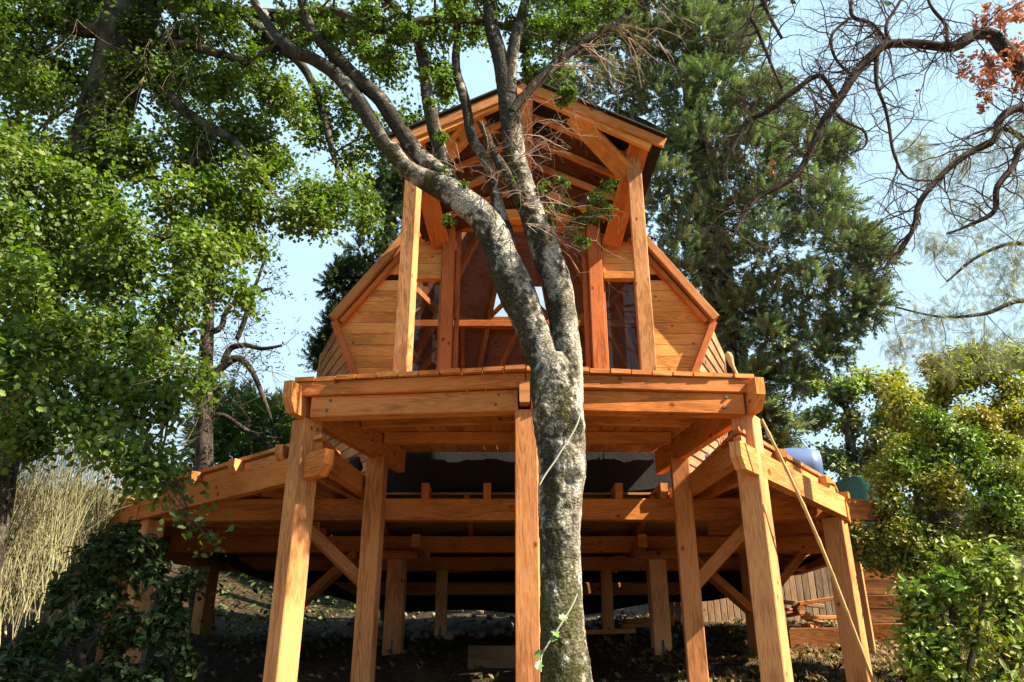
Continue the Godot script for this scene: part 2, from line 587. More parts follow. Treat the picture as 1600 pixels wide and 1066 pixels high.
func make_ground() -> void:
	var g := Buf.new()
	var xs := []
	var zs := []
	for k in 81: xs.append(signf(k - 40.0) * (absf(k - 40.0) * 0.2 + pow(absf(k - 40.0) / 40.0, 3.0) * 70.0))
	for k in 91: zs.append(-20.0 + k * 0.2 + pow(k / 90.0, 4.0) * 80.0 + k * 0.22)
	for z in zs:
		for x in xs:
			var y := ground_height(x, z)
			var e := 0.15
			var nn := Vector3(ground_height(x - e, z) - ground_height(x + e, z), 2.0 * e, ground_height(x, z + e) - ground_height(x, z - e)).normalized()
			var k := smoothstep(-0.3, 0.4, N.get_noise_2d(x * 5.0, z * 5.0) + 0.5 * N.get_noise_2d(x * 31.0, z * 31.0))
			var soil := Color(0.034, 0.023, 0.015).lerp(Color(0.10, 0.072, 0.042), k)
			var straw := Color(0.17, 0.12, 0.062).lerp(Color(0.32, 0.24, 0.13), k)  # paler unseen ground in front, put in to bounce light under the deck
			g.vert(Vector3(x, y, -z), nn, Vector2(x, z) / 1.7, soil.lerp(straw, smoothstep(6.4, 5.0, z + 0.6 * N.get_noise_2d(x * 4.0, z * 4.0))))
	for j in zs.size() - 1:
		for i in xs.size() - 1:
			var a := j * xs.size() + i
			g.tri(a, a + xs.size(), a + 1); g.tri(a + 1, a + xs.size(), a + xs.size() + 1)
	var m := barky()
	tag(put(g.mesh(m), "ground"), "bare sloping earth with dry grass rising behind the deck posts", "", "", "structure")
	# dry grass and litter
	R.seed = 31
	var L := Leaves.new()
	for k in 11000:
		var x := R.randf_range(-4.0, 7.5)
		var z := R.randf_range(4.6, 16.0)
		if R.randf() < 0.75: x = R.randf_range(1.2, 6.0); z = R.randf_range(6.0, 13.0)
		if N.get_noise_2d(x * 6.0, z * 6.0) < -0.1: continue
		var s := R.randf_range(0.03, 0.085)
		L.x.append(Transform3D(Basis(Vector3.UP, R.randf() * TAU) * s, on_ground(x, z)))
		var q := R.randf_range(0.7, 1.3)
		L.c.append(Color(0.40 * q, 0.31 * q, 0.16 * q) if R.randf() < 0.75 else Color(0.09 * q, 0.11 * q, 0.03 * q))
	var gr := scatter(L, tuft(M.dry, 9, 4), "dry_grass", self)
	tag(gr, "straw coloured dry grass scattered on the slope under the deck", "grass")

# ------------------------------------------------------------------ the raised balcony in front of the house
func make_upper_deck() -> void:
	R.seed = 101
	var d := thing("upper_balcony", "raised timber balcony with fanned floor boards on five tall square posts", "balcony")
	var FL := Vector3(-1.46, 0, -5.28)
	var FC := Vector3(0.10, 0, -5.06)
	var FR := Vector3(1.64, 0, -5.19)
	var BL := Vector3(-1.14, 0, -6.4)
	var BR := Vector3(1.43, 0, -6.45)
	var Y := Vector3.UP
	var nl := Vector3(-sin(0.72), 0, cos(0.72))
	var nr := Vector3(sin(0.93), 0, cos(0.93))
	var posts := [[FL, nl, 0.155, 3.18], [FC, Vector3(-0.07, 0, 1), 0.15, 3.18], [FR, nr, 0.155, 3.18], [BL, Vector3(-0.1, 0, 1), 0.15, 3.19], [BR, Vector3(-0.12, 0, 1), 0.15, 3.19]]
	for k in 5:
		var p: Vector3 = posts[k][0]
		wood(d, "post" if k < 3 else "rear_post", Vector3(p.x, ground_height(p.x, -p.z) - 0.3, p.z), p + Y * posts[k][3], posts[k][2], posts[k][2], posts[k][1], M.posts[k % 3])
	# side beams that run past the front posts, front beams butted between them
	for s in [[BL, FL, 0.30], [BR, FR, 0.27]]:
		var a: Vector3 = s[0]
		var b: Vector3 = s[1]
		var dir := (b - a).normalized()
		var cut := beam_with_cut_end(a - dir * 0.5 + Y * 3.285, b + dir * s[2] + Y * 3.285, 0.065, 0.21)
		put(cut, "side_beam", d)
	wood(d, "centre_beam", Vector3(0.09, 3.28, -6.36), Vector3(0.085, 3.28, -4.90), 0.07, 0.15)
	var fb := 3.245
	wood(d, "front_beam", Vector3(-1.40, fb, -5.19), Vector3(0.045, fb, -5.03), 0.12, 0.15)
	wood(d, "front_beam", Vector3(0.125, fb, -5.025), Vector3(1.60, fb, -5.12), 0.12, 0.15)
	wood(d, "rim_joist", Vector3(-1.50, 3.37, -5.13), Vector3(0.09, 3.37, -4.93), 0.04, 0.10)
	wood(d, "rim_joist", Vector3(0.095, 3.37, -4.93), Vector3(1.66, 3.37, -5.065), 0.04, 0.10)
	for z in [5.55, 5.98]:
		wood(d, "joist", Vector3(-1.38 + (z - 5.3) * 0.25, 3.378, -z), Vector3(0.05, 3.378, -z + 0.14), 0.045, 0.085)
		wood(d, "joist", Vector3(0.13, 3.378, -z + 0.14), Vector3(1.56 - (z - 5.2) * 0.18, 3.378, -z + 0.03), 0.045, 0.085)
	wood(d, "rear_beam", Vector3(-1.09, 3.373, -6.42), Vector3(1.36, 3.373, -6.42), 0.10, 0.095)
	# bolt heads where the front beams meet the posts
	for q in [Vector3(-1.28, 3.25, -5.117), Vector3(-0.10, 3.25, -4.992), Vector3(0.22, 3.25, -4.972), Vector3(1.47, 3.25, -5.045)]:
		for s in [-0.035, 0.035]:
			var bolt := CylinderMesh.new()
			bolt.top_radius = 0.011; bolt.bottom_radius = 0.012; bolt.height = 0.016; bolt.radial_segments = 8; bolt.rings = 1
			bolt.material = M.steel
			var o := put(bolt, "bolt", d)
			o.transform = Transform3D(Basis(Vector3.RIGHT, PI / 2.0), q + Vector3(s * 0.3, s, 0))
	# floor boards fan out slightly from the house
	var corner := [Vector3(-1.535, 3.453, -5.11), Vector3(0.095, 3.453, -4.86), Vector3(1.69, 3.453, -5.045)]
	var back := [Vector3(-1.22, 3.453, -7.085), Vector3(0.11, 3.453, -7.085), Vector3(1.43, 3.453, -7.085)]
	for s in 2:
		for k in 11:
			var t0 := k / 11.0 + 0.003
			var t1 := (k + 1) / 11.0 - 0.003
			var a: Vector3 = corner[s].lerp(corner[s + 1], t0)
			var b: Vector3 = corner[s].lerp(corner[s + 1], t1)
			var e: Vector3 = back[s].lerp(back[s + 1], t0)
			var f: Vector3 = back[s].lerp(back[s + 1], t1)
			var j := R.randf_range(-0.006, 0.016)
			var up := Vector3(0, R.randf_range(-0.002, 0.002), 0)
			put(slab([e + up, a + (a - e).normalized() * j + up, b + (b - f).normalized() * j + up, f + up], Vector3(0, -0.03, 0)), "deck_board", d)

func beam_with_cut_end(a: Vector3, b: Vector3, w: float, h: float, mat: Material = null) -> ArrayMesh:
	# the lower corner of the end at b is sawn off at a slant
	var d := (b - a).normalized()
	var s := d.cross(Vector3.UP).normalized() * w
	var u := Vector3.UP * h / 2.0
	var q := [a + u, b + u, b - u * 0.15, b - u - d * h * 0.33, a - u]
	for k in q.size(): q[k] -= s / 2.0
	return slab(q, s, mat)

# ------------------------------------------------------------------ the wide lower deck round the house
func ring_boards(d: Node, A: Vector3, B: Vector3, A2: Vector3, B2: Vector3, n: int, y: float) -> void:
	for k in n:
		var t0 := float(k) / n + 0.002
		var t1 := float(k + 1) / n - 0.0035
		var q := [A.lerp(A2, t0), B.lerp(B2, t0), B.lerp(B2, t1), A.lerp(A2, t1)]
		for j in 4: q[j].y = y
		put(slab(q, Vector3(0, -0.028, 0)), "deck_board", d)

func make_lower_deck() -> void:
	R.seed = 202
	var d := thing("lower_deck", "wide many-sided timber deck on posts and beams wrapped round the house", "deck")
	var Y := Vector3.UP
	# outer corners, from the front left round the back to the front right
	var V := [Vector3(-1.33, 0, -5.16), Vector3(-3.26, 0, -6.85), Vector3(-3.98, 0, -7.8), Vector3(-4.3, 0, -10.0), Vector3(-3.2, 0, -12.4), Vector3(0.1, 0, -13.4), Vector3(3.2, 0, -12.8), Vector3(4.05, 0, -11.3), Vector3(4.0, 0, -9.1), Vector3(2.86, 0, -6.72), Vector3(1.53, 0, -4.98)]
	var I := [Vector3(-1.30, 0, -6.96), Vector3(-1.75, 0, -7.5), Vector3(-2.1, 0, -8.3), Vector3(-2.2, 0, -9.8), Vector3(-1.5, 0, -11.5), Vector3(0.1, 0, -12.0), Vector3(1.7, 0, -11.5), Vector3(2.3, 0, -10.6), Vector3(2.3, 0, -9.2), Vector3(1.95, 0, -7.6), Vector3(1.5, 0, -6.96)]
	for k in 10:
		var A: Vector3 = V[k]
		var B: Vector3 = V[k + 1]
		var dir := (B - A).normalized()
		var ext := 0.13 if k == 0 else 0.0
		var ext2 := 0.13 if k == 9 else 0.0
		if k == 0:
			put(beam_with_cut_end(B + Y * 2.84 + dir * 0.03, A + Y * 2.84 - dir * ext, 0.075, 0.175), "edge_beam", d)
		elif k == 9:
			put(beam_with_cut_end(A + Y * 2.84 - dir * 0.03, B + Y * 2.84 + dir * ext2, 0.075, 0.175), "edge_beam", d)
		else:
			wood(d, "edge_beam", A + Y * (2.84 - 0.003 * k), B + Y * (2.84 - 0.003 * k), 0.10, 0.17)
		# joists laid over the beam, their ends standing proud, rim boards between them
		var n := 4 if k == 0 else (2 if k == 9 else 3)
		var last := 0.0
		var inward: Vector3 = ((I[k] + I[k + 1]) / 2.0 - (A + B) / 2.0).normalized()
		for j in n:
			var t := (j + 0.62) / n
			if k == 9: t = 1.0 - (j + 0.62) / n
			var o: Vector3 = A.lerp(B, t) - inward * 0.07
			var e: Vector3 = I[k].lerp(I[k + 1], t)
			var drop := Vector3(0, -0.001 * k, 0)
			put(beam_with_cut_end(e + Y * 2.985 + drop, o + Y * 2.985 + drop, 0.062, 0.105), "joist", d)
		for j in n + 1:
			var t0 := maxf(0.0, (j - 0.38) / n) + 0.016
			var t1 := minf(1.0, (j + 0.62) / n) - 0.016
			if k == 9:
				var keep := t0
				t0 = maxf(0.0, 1.0 - (j + 0.62) / n) + 0.016
				t1 = minf(1.0, 1.0 - (j - 0.38) / n) - 0.016
			wood(d, "rim_board", A.lerp(B, t0) + inward * 0.045 + Y * 2.975, A.lerp(B, t1) + inward * 0.045 + Y * 2.975, 0.032, 0.085)
		ring_boards(d, A + inward * 0.015, B + inward * 0.015, I[k], I[k + 1], 13, 3.066)
	# posts
	var spots := [[Vector3(-3.2, 0, -6.93), 0.16, Vector3(-0.66, 0, 0.75)], [Vector3(-3.80, 0, -7.75), 0.15, Vector3(-0.9, 0, 0.5)], [Vector3(2.82, 0, -6.80), 0.17, Vector3(0.8, 0, 0.6)], [Vector3(3.93, 0, -9.15), 0.17, Vector3(0.9, 0, 0.45)],
		[Vector3(-1.29, 0, -8.95), 0.2, Vector3(0, 0, 1)], [Vector3(1.62, 0, -8.95), 0.19, Vector3(0.05, 0, 1)], [Vector3(-2.45, 0, -8.9), 0.15, Vector3(0, 0, 1)], [Vector3(2.72, 0, -9.0), 0.2, Vector3(0.3, 0, 1)], [Vector3(-3.95, 0, -10.4), 0.18, Vector3(-0.5, 0, 1)], [Vector3(-0.95, 0, -10.9), 0.15, Vector3(0, 0, 1)], [Vector3(1.28, 0, -10.9), 0.15, Vector3(0, 0, 1)]]
	for s in spots:
		var p: Vector3 = s[0]
		wood(d, "post", Vector3(p.x, ground_height(p.x, -p.z) - 0.15, p.z), p + Y * 2.752, s[1], s[1], s[2], M.posts[R.randi() % 3])
		if s[0].z < -8.5:
			wood(d, "metal_foot", Vector3(p.x, ground_height(p.x, -p.z) - 0.05, p.z + s[1] * 0.5 + 0.004), Vector3(p.x, ground_height(p.x, -p.z) + 0.14, p.z + s[1] * 0.5 + 0.004), 0.025, 0.006, Vector3(0, 0, 1), M.steel)
	for p in [Vector3(-1.29, 0, -8.95), Vector3(1.62, 0, -8.95)]:
		wood(d, "post_cap", p + Vector3(-0.24, 2.70, 0.13), p + Vector3(0.24, 2.70, 0.13), 0.05, 0.09)
	# beams that cross under the floor
	wood(d, "cross_beam", Vector3(-3.1, 2.845, -6.93), Vector3(-1.2, 2.845, -6.90), 0.12, 0.19)
	wood(d, "cross_beam", Vector3(-1.2, 2.845, -6.90), Vector3(1.52, 2.845, -6.90), 0.12, 0.19)
	wood(d, "cross_beam", Vector3(1.52, 2.845, -6.90), Vector3(2.85, 2.845, -6.84), 0.12, 0.19)
	wood(d, "cross_beam", Vector3(-3.9, 2.84, -9.05), Vector3(3.9, 2.84, -9.05), 0.12, 0.18)
	wood(d, "cross_beam", Vector3(-4.2, 2.83, -10.85), Vector3(4.0, 2.83, -10.85), 0.12, 0.18)
	wood(d, "cross_beam", Vector3(-3.4, 2.60, -12.0), Vector3(3.5, 2.60, -12.0), 0.12, 0.18)
	# beams from the front posts back to the second row
	wood(d, "radial_beam", Vector3(-1.42, 2.98, -5.32), Vector3(-1.22, 2.98, -6.98), 0.10, 0.15)
	wood(d, "radial_beam", Vector3(1.63, 2.98, -5.24), Vector3(1.48, 2.98, -6.98), 0.10, 0.15)
	# short joist ends that show on the cross beam in front of the black wall
	for x in [-0.78, -0.23, 0.94, 1.34]:
		put(beam_with_cut_end(Vector3(x, 3.0, -7.3), Vector3(x + 0.01, 3.0, -6.78), 0.065, 0.13), "joist", d)
	for x in [-1.7, -0.55, 0.55, 1.7]:
		wood(d, "floor_joist", Vector3(x * 0.75, 2.965, -6.97), Vector3(x, 2.965, -11.9), 0.05, 0.06)
	# diagonal braces
	var br := [[Vector3(-1.86, 2.75, -6.62), Vector3(-1.17, 2.16, -6.47)], [Vector3(2.1, 2.75, -6.66), Vector3(1.49, 2.18, -6.52)], [Vector3(-0.98, 2.74, -8.0), Vector3(-0.98, 2.74, -9.0)], [Vector3(-1.75, 2.72, -8.9), Vector3(-2.42, 2.1, -8.9)], [Vector3(2.0, 2.70, -8.95), Vector3(2.64, 2.12, -8.97)], [Vector3(3.3, 2.72, -9.02), Vector3(2.80, 2.2, -9.0)], [Vector3(1.33, 2.74, -8.0), Vector3(1.40, 2.74, -9.0)]]
	for b in br:
		wood(d, "brace", b[0], b[1], 0.09, 0.13, Vector3(0, 0.3, 1) if absf(b[0].z - b[1].z) < 0.5 else Vector3.UP)
	wood(d, "side_beam", Vector3(2.92, 2.88, -7.05), Vector3(3.52, 2.88, -7.15), 0.08, 0.19)
	# plywood floor under the house
	var ply := []
	for p in I: ply.append(Vector3(p.x, 3.036, p.z) if p.z < -7.2 else Vector3(p.x, 3.036, -7.05))
	put(slab(ply, Vector3(0, -0.02, 0), M.ply), "floor_panel", d)

# ------------------------------------------------------------------ the many-sided house
const HC := 0.12
const FZ := -7.2

func edge_half(y: float) -> float:
	return 1.93 - (4.81 - y) * 0.453 if y < 4.81 else 1.93 - (y - 4.81) / 1.4

func front_boards(d: Node, y0: float, y1: float, xl: float, xr: float) -> void:
	# xl or xr of 99 means the slanting edge of the front
	var n := int(roundf((y1 - y0) / 0.125))
	for k in n:
		var a := lerpf(y0, y1, float(k) / n) + 0.002
		var b := lerpf(y0, y1, float(k + 1) / n) - 0.002
		var l0 := HC - edge_half(a) if xl == 99.0 else xl
		var l1 := HC - edge_half(b) if xl == 99.0 else xl
		var r0 := HC + edge_half(a) if xr == 99.0 else xr
		var r1 := HC + edge_half(b) if xr == 99.0 else xr
		put(slab([Vector3(l0, a, FZ), Vector3(r0, a, FZ), Vector3(r1, b, FZ), Vector3(l1, b, FZ)], Vector3(0, 0, -0.03), M.pine[R.randi() % 3]), "wall_board", d)

func facet(d: Node, called: String, a: Vector3, b: Vector3, c: Vector3, e: Vector3, n: int, mats: Array, th := 0.03) -> void:
	# rows of boards from the edge a-b up to the edge c-e
	var mid := (a + b + c + e) / 4.0
	var nn := (b - a).cross(c - a).normalized()
	if nn.dot(mid - Vector3(HC, mid.y, -9.6)) > 0.0: nn = -nn
	for k in n:
		var t0 := float(k) / n
		var t1 := float(k + 1) / n - 0.05 / n
		var lift := -nn * 0.012
		put(slab([a.lerp(c, t0) + lift, b.lerp(e, t0) + lift, b.lerp(e, t1), a.lerp(c, t1)], nn * th, mats[R.randi() % mats.size()]), called, d)

func ring(az: float, r: float, y: float) -> Vector3:
	return Vector3(HC + sin(az) * r, y, -9.6 + cos(az) * r)

func make_house() -> void:
	R.seed = 303
	var d := thing("timber_house", "many-sided cabin of orange timber with gabled porch hood and pine board front", "house")
	var Y := Vector3.UP
	# front wall boards
	front_boards(d, 3.10, 5.30, 99.0, -1.06)
	front_boards(d, 3.10, 5.30, 1.30, 99.0)
	front_boards(d, 5.375, 6.0, 99.0, -0.745)
	front_boards(d, 5.375, 6.0, 0.965, 99.0)
	front_boards(d, 6.06, 7.3, 99.0, 99.0)
	# window headers, jambs, door frame and lintel
	wood(d, "window_header", Vector3(-1.08, 5.335, FZ + 0.01), Vector3(-0.74, 5.335, FZ + 0.01), 0.09, 0.085, Y, M.pine[0])
	wood(d, "window_header", Vector3(0.96, 5.335, FZ + 0.01), Vector3(1.32, 5.335, FZ + 0.01), 0.09, 0.085, Y, M.pine[1])
	wood(d, "lintel", Vector3(-0.80, 6.05, FZ + 0.03), Vector3(1.06, 6.05, FZ + 0.03), 0.14, 0.13, Y, M.pine[2])
	for s in [[-0.67, 0.125], [0.875, 0.14]]:
		wood(d, "door_jamb", Vector3(s[0], 3.46, FZ + 0.02), Vector3(s[0], 5.985, FZ + 0.02), s[1], 0.14, Vector3(0, 0, 1), M.red)
	for s in [-0.575, 0.775]:
		wood(d, "door_frame", Vector3(s, 3.46, FZ - 0.06), Vector3(s, 5.985, FZ - 0.06), 0.05, 0.06, Vector3(0, 0, 1), M.red)
	wood(d, "door_frame", Vector3(-0.6, 5.955, FZ - 0.06), Vector3(0.8, 5.955, FZ - 0.06), 0.06, 0.05, Y, M.red)
	for s in [[-1.055, -0.735], [0.95, 1.305]]:
		var w := put(slab([Vector3(s[0], 3.45, FZ - 0.02), Vector3(s[1], 3.45, FZ - 0.02), Vector3(s[1], 5.29, FZ - 0.02), Vector3(s[0], 5.29, FZ - 0.02)], Vector3(0, 0, -0.006), M.glass), "window_pane", d)
		for e in [s[0] + 0.012, s[1] - 0.012]:
			wood(w, "frame", Vector3(e, 3.45, FZ - 0.02), Vector3(e, 5.29, FZ - 0.02), 0.024, 0.06, Vector3(0, 0, 1), M.red)
	# edge trim of the front: two slanting boards each side
	for s in [-1.0, 1.0]:
		var el := Vector3(HC + s * 1.95, 4.82, FZ + 0.015)
		var top := Vector3(HC + s * 0.72, 6.54, FZ + 0.015)
		var low := Vector3(HC + s * 1.27, 3.3, FZ + 0.01)
		wood(d, "roof_edge_board", el, top, 0.20, 0.085, Vector3(-s * 0.8, 0.6, 0).cross((top - el).normalized()).cross((top - el).normalized()) * -1.0)
		wood(d, "edge_board", el + Vector3(-s * 0.02, -0.03, 0), low, 0.15, 0.07, Vector3(s, 0.3, 0), M.red)
		wood(d, "inner_trim", el + Vector3(-s * 0.085, -0.02, 0.0), top + Vector3(-s * 0.085, -0.06, 0.0), 0.10, 0.05, Vector3(-s * 0.8, 0.6, 0).cross((top - el).normalized()).cross((top - el).normalized()) * -1.0)
		# roof and cheek of the front bay
		var e0 := Vector3(HC + s * 1.94, 4.82, FZ - 0.03)
		var a0 := Vector3(HC, 7.52, FZ - 0.03)
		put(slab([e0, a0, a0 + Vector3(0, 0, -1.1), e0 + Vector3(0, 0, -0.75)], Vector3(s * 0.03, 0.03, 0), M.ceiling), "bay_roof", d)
		for k in 4:
			var t := 0.18 + 0.2 * k
			wood(d, "bay_rafter", e0.lerp(a0, t) + Vector3(-s * 0.05, -0.05, -0.02), e0.lerp(a0, t) + Vector3(-s * 0.05, -0.05, -1.0), 0.06, 0.10)
		# clad side walls that run back from the front
		var f0 := Vector3(HC + s * 1.22, 3.05, FZ + 0.02)
		var f1 := Vector3(HC + s * 1.93, 4.80, FZ - 0.02)
		facet(d, "siding_board", f0, ring(s * 0.98, 2.42, 3.05), f1, ring(s * 0.98, 2.75, 4.8), 18, M.siding)
		facet(d, "siding_board", ring(s * 0.98, 2.42, 3.05), ring(s * 1.6, 2.42, 3.05), ring(s * 0.98, 2.75, 4.8), ring(s * 1.6, 2.75, 4.8), 18, M.siding)
		var ln := [f0, ring(s * 0.98, 2.36, 3.05), ring(s * 1.6, 2.36, 3.05), ring(s * 1.6, 2.69, 4.8), ring(s * 0.98, 2.69, 4.8), f1]
		var inw := Vector3(-s * 0.05, 0, 0)
		for q in [[ln[0] + inw, ln[1], ln[4], ln[5] + inw], [ln[1], ln[2], ln[3], ln[4]], [ln[4], ln[3], ring(s * 1.6, 1.44, 6.53), ring(s * 0.98, 1.44, 6.53)]]:
			put(slab(q, inw * 0.3, M.inner), "inner_lining", d)
		facet(d, "roof_siding", ring(s * 0.98, 2.75, 4.8), ring(s * 1.6, 2.75, 4.8), ring(s * 0.98, 1.5, 6.55), ring(s * 1.6, 1.5, 6.55), 17, M.siding)
	# the rest of the shell, panels between rafters, with a skylight at the back
	var apex := Vector3(HC, 8.7, -9.6)
	var az := [1.6, 2.2, 2.8, TAU - 2.8, TAU - 2.2, TAU - 1.6]
	for k in 5:
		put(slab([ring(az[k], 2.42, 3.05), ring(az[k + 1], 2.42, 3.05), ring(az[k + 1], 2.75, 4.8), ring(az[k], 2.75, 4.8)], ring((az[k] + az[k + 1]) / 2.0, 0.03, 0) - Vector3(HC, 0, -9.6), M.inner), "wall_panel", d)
		var ro := ring((az[k] + az[k + 1]) / 2.0, 0.03, 0.02) - Vector3(HC, 0, -9.6)
		if k == 2:
			put(slab([ring(az[k], 2.75, 4.8), ring(az[k + 1], 2.75, 4.8), ring(az[k + 1], 1.5, 6.57), ring(az[k], 1.5, 6.57)], ro, M.inner), "roof_panel", d)
			var sk := put(slab([ring(az[k], 1.5, 6.57), ring(az[k + 1], 1.5, 6.57), ring(az[k + 1], 1.2, 7.0), ring(az[k], 1.2, 7.0)], ro * 0.2, M.clear), "skylight", d)
			wood(sk, "frame", ring(az[k], 1.5, 6.57), ring(az[k + 1], 1.5, 6.57), 0.07, 0.07)
			wood(sk, "frame", ring(az[k], 1.5, 6.57), ring(PI, 1.15, 7.0), 0.06, 0.06)
			wood(sk, "frame", ring(az[k + 1], 1.5, 6.57), ring(PI, 1.15, 7.0), 0.06, 0.06)
			put(slab([ring(az[k], 1.2, 7.0), ring(az[k + 1], 1.2, 7.0), apex], ro, M.inner), "roof_panel", d)
		else:
			var clear := false
			put(slab([ring(az[k], 2.75, 4.8), ring(az[k + 1], 2.75, 4.8), apex], ro * (0.2 if clear else 1.0), M.glass if clear else M.inner), "added_roof_glass" if clear else "roof_panel", d)
	for s in [-1.0, 1.0]:  # glass facets out of view, added to let light into the room
		put(slab([ring(s * 0.98, 1.47, 6.55), ring(s * 1.6, 1.47, 6.55), apex], Vector3(s * 0.002, 0.003, 0), M.clear), "added_roof_glass", d)
		put(slab([Vector3(HC + s * 1.9, 4.85, FZ - 0.5), ring(s * 0.98, 2.72, 4.82), ring(s * 0.98, 1.47, 6.55), apex, Vector3(HC, 7.5, FZ - 1.1)], Vector3(s * 0.002, 0.003, 0), M.clear), "added_roof_glass", d)
	for a in az:
		wood(d, "rafter", ring(a, 2.68, 4.8), ring(a, 0.15, 8.45), 0.07, 0.14, ring(a, 1, 0) - Vector3(HC, 0, -9.6))
		wood(d, "stud", ring(a, 2.36, 3.1), ring(a, 2.68, 4.8), 0.07, 0.10, ring(a, 1, 0) - Vector3(HC, 0, -9.6))
	for k in 5:
		wood(d, "ring_beam", ring(az[k], 2.66, 4.8), ring(az[k + 1], 2.66, 4.8), 0.08, 0.14)
		wood(d, "ring_beam", ring(az[k], 1.52, 6.45), ring(az[k + 1], 1.52, 6.45), 0.08, 0.10)
		var mid_: float = (az[k] + az[k + 1]) / 2.0
		wood(d, "lattice_strut", ring(az[k], 2.66, 4.86), ring(mid_, 1.48, 6.45), 0.06, 0.09)
		wood(d, "lattice_strut", ring(az[k + 1], 2.66, 4.86), ring(mid_, 1.48, 6.45), 0.06, 0.09)
	wood(d, "tie_beam", Vector3(-1.5, 5.55, -8.9), Vector3(1.75, 5.55, -8.9), 0.07, 0.09, Y, M.red)
	# black felt on the base of the front, loose at its lower edge
	var g := Buf.new()
	var cols := 60
	var rows := 12
	for j in rows + 1:
		for i in cols + 1:
			var u := float(i) / cols
			var x := lerpf(-1.25, 1.52, u)
			var sag := 0.045 * sin(u * PI * 3.0 + 0.6) * (1.0 - float(j) / rows)
			var y := lerpf(3.09 - sag, 3.44, float(j) / rows)
			var z := -7.12 + 0.012 * N.get_noise_2d(x * 14.0, y * 4.0) + 0.05 * pow(1.0 - float(j) / rows, 3.0) * absf(sin(u * PI * 3.0 + 0.6))
			g.vert(Vector3(x, y, z), Vector3(0.05 * N.get_noise_2d(x * 20.0, 3.0), 0.0, 1).normalized(), Vector2(x, y) * 2.0)
	for j in rows:
		for i in cols:
			var a := j * (cols + 1) + i
			g.tri(a, a + cols + 1, a + 1); g.tri(a + 1, a + cols + 1, a + cols + 2)
	put(g.mesh(M.felt), "felt_sheet", d, "black roofing felt stretched over the base wall")
	put(slab([Vector3(-1.32, 3.04, -7.17), Vector3(1.56, 3.04, -7.17), Vector3(1.56, 3.448, -7.17), Vector3(-1.32, 3.448, -7.17)], Vector3(0, 0, -0.02), M.felt), "base_wall", d)
	wood(d, "felt_batten", Vector3(0.86, 3.1, -7.095), Vector3(0.86, 3.42, -7.095), 0.01, 0.02, Vector3(0, 0, 1), M.felt)
	# dark membrane hanging under the floor
	g = Buf.new()
	for i in 41:
		var a := -1.5 + 3.0 * i / 40.0
		for j in 6:
			var t := j / 5.0
			var rr := 3.3 - 0.9 * t
			var dip := 0.62 * (0.5 - 0.5 * cos(a + PI)) + 0.05 * sin(a * 7.0)
			g.vert(Vector3(HC + sin(a) * rr * 1.26, 2.98 - dip * sin(t * PI * 0.5) - 0.1 * t, -9.9 - cos(a) * rr), Vector3(0, -0.6, 0.8), Vector2(a, t))
	for i in 40:
		for j in 5:
			var a := i * 6 + j
			g.tri(a, a + 6, a + 1); g.tri(a + 1, a + 6, a + 7)
	put(g.mesh(M.felt), "under_membrane", d, "black sheet slung under the floor")
	# the porch: two posts, a gabled hood that falls back to the lintel
	var Rf := Vector3(0.15, 7.0, -6.22)
	var Rb := Vector3(0.15, 6.17, FZ + 0.05)
	wood(d, "porch_post", Vector3(-0.975, 3.453, -6.4), Vector3(-0.975, 6.36, -6.4), 0.135, 0.13, Vector3(-0.25, 0, 1), M.posts[2])
	wood(d, "porch_post", Vector3(1.215, 3.453, -6.4), Vector3(1.215, 6.36, -6.4), 0.135, 0.13, Vector3(-0.1, 0, 1), M.posts[2])
	wood(d, "ridge_beam", Rf + Vector3(0, -0.13, 0.0), Rb + Vector3(0, -0.1, 0), 0.12, 0.17)
	for s in [-1.0, 1.0]:
		var Ef := Vector3(0.15 + s * 1.17, 6.36, -6.2)
		var Eb := Vector3(0.15 + s * 0.93, 5.80, FZ + 0.04)
		var out := Vector3(s * 0.16, -0.08, 0)
		# boarded ceiling and dark roofing above it
		var rows_ := 6
		for k in rows_:
			var t0 := float(k) / rows_
			var t1 := float(k + 1) / rows_ - 0.004
			if k == 0: t0 = -0.07
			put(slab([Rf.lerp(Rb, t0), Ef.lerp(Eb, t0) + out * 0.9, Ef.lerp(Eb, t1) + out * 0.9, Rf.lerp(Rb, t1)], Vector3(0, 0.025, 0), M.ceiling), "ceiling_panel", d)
		put(slab([Rf + Vector3(0, 0.03, 0.11), Ef + out * 1.1 + Vector3(0, 0.03, 0.11), Eb + out * 1.1 + Vector3(0, 0.05, 0), Rb + Vector3(0, 0.05, 0)], Vector3(0, 0.02, 0), M.felt), "hood_roofing", d)
		for k in 4:
			var t := 0.2 + 0.2 * k
			wood(d, "ceiling_batten", Rf.lerp(Rb, t) + Vector3(s * 0.06, -0.04, 0), Ef.lerp(Eb, t) + Vector3(0, -0.04, 0), 0.05, 0.06)
		wood(d, "barge_board", Rf + Vector3(0, -0.05, 0.06), Ef + out + Vector3(0, -0.035, 0.06), 0.035, 0.11)
		wood(d, "barge_board", Rf + Vector3(s * 0.07, -0.13, 0.02), Ef + out * 0.2 + Vector3(0, -0.12, 0.02), 0.06, 0.07, Y, M.pine[0])
		wood(d, "hood_plank", Ef + Vector3(-s * 0.06, -0.05, -0.05), Eb + Vector3(-s * 0.02, -0.1, 0), 0.20, 0.05, Vector3(s * 0.25, 1, 0.1), woods[2])
		wood(d, "hood_brace", Vector3(0.15 + s * 0.46, 6.66, -6.24), Vector3(0.15 + s * 1.0, 6.08, -6.42), 0.05, 0.2, Vector3(s * 0.5, 0.3, 0.8), M.pine[1])
		wood(d, "post_brace", Vector3(0.15 + s * 1.02, 5.98, -6.4), Vector3(0.15 + s * 1.0, 6.32, -6.38), 0.05, 0.06, Vector3(0, 0, 1))
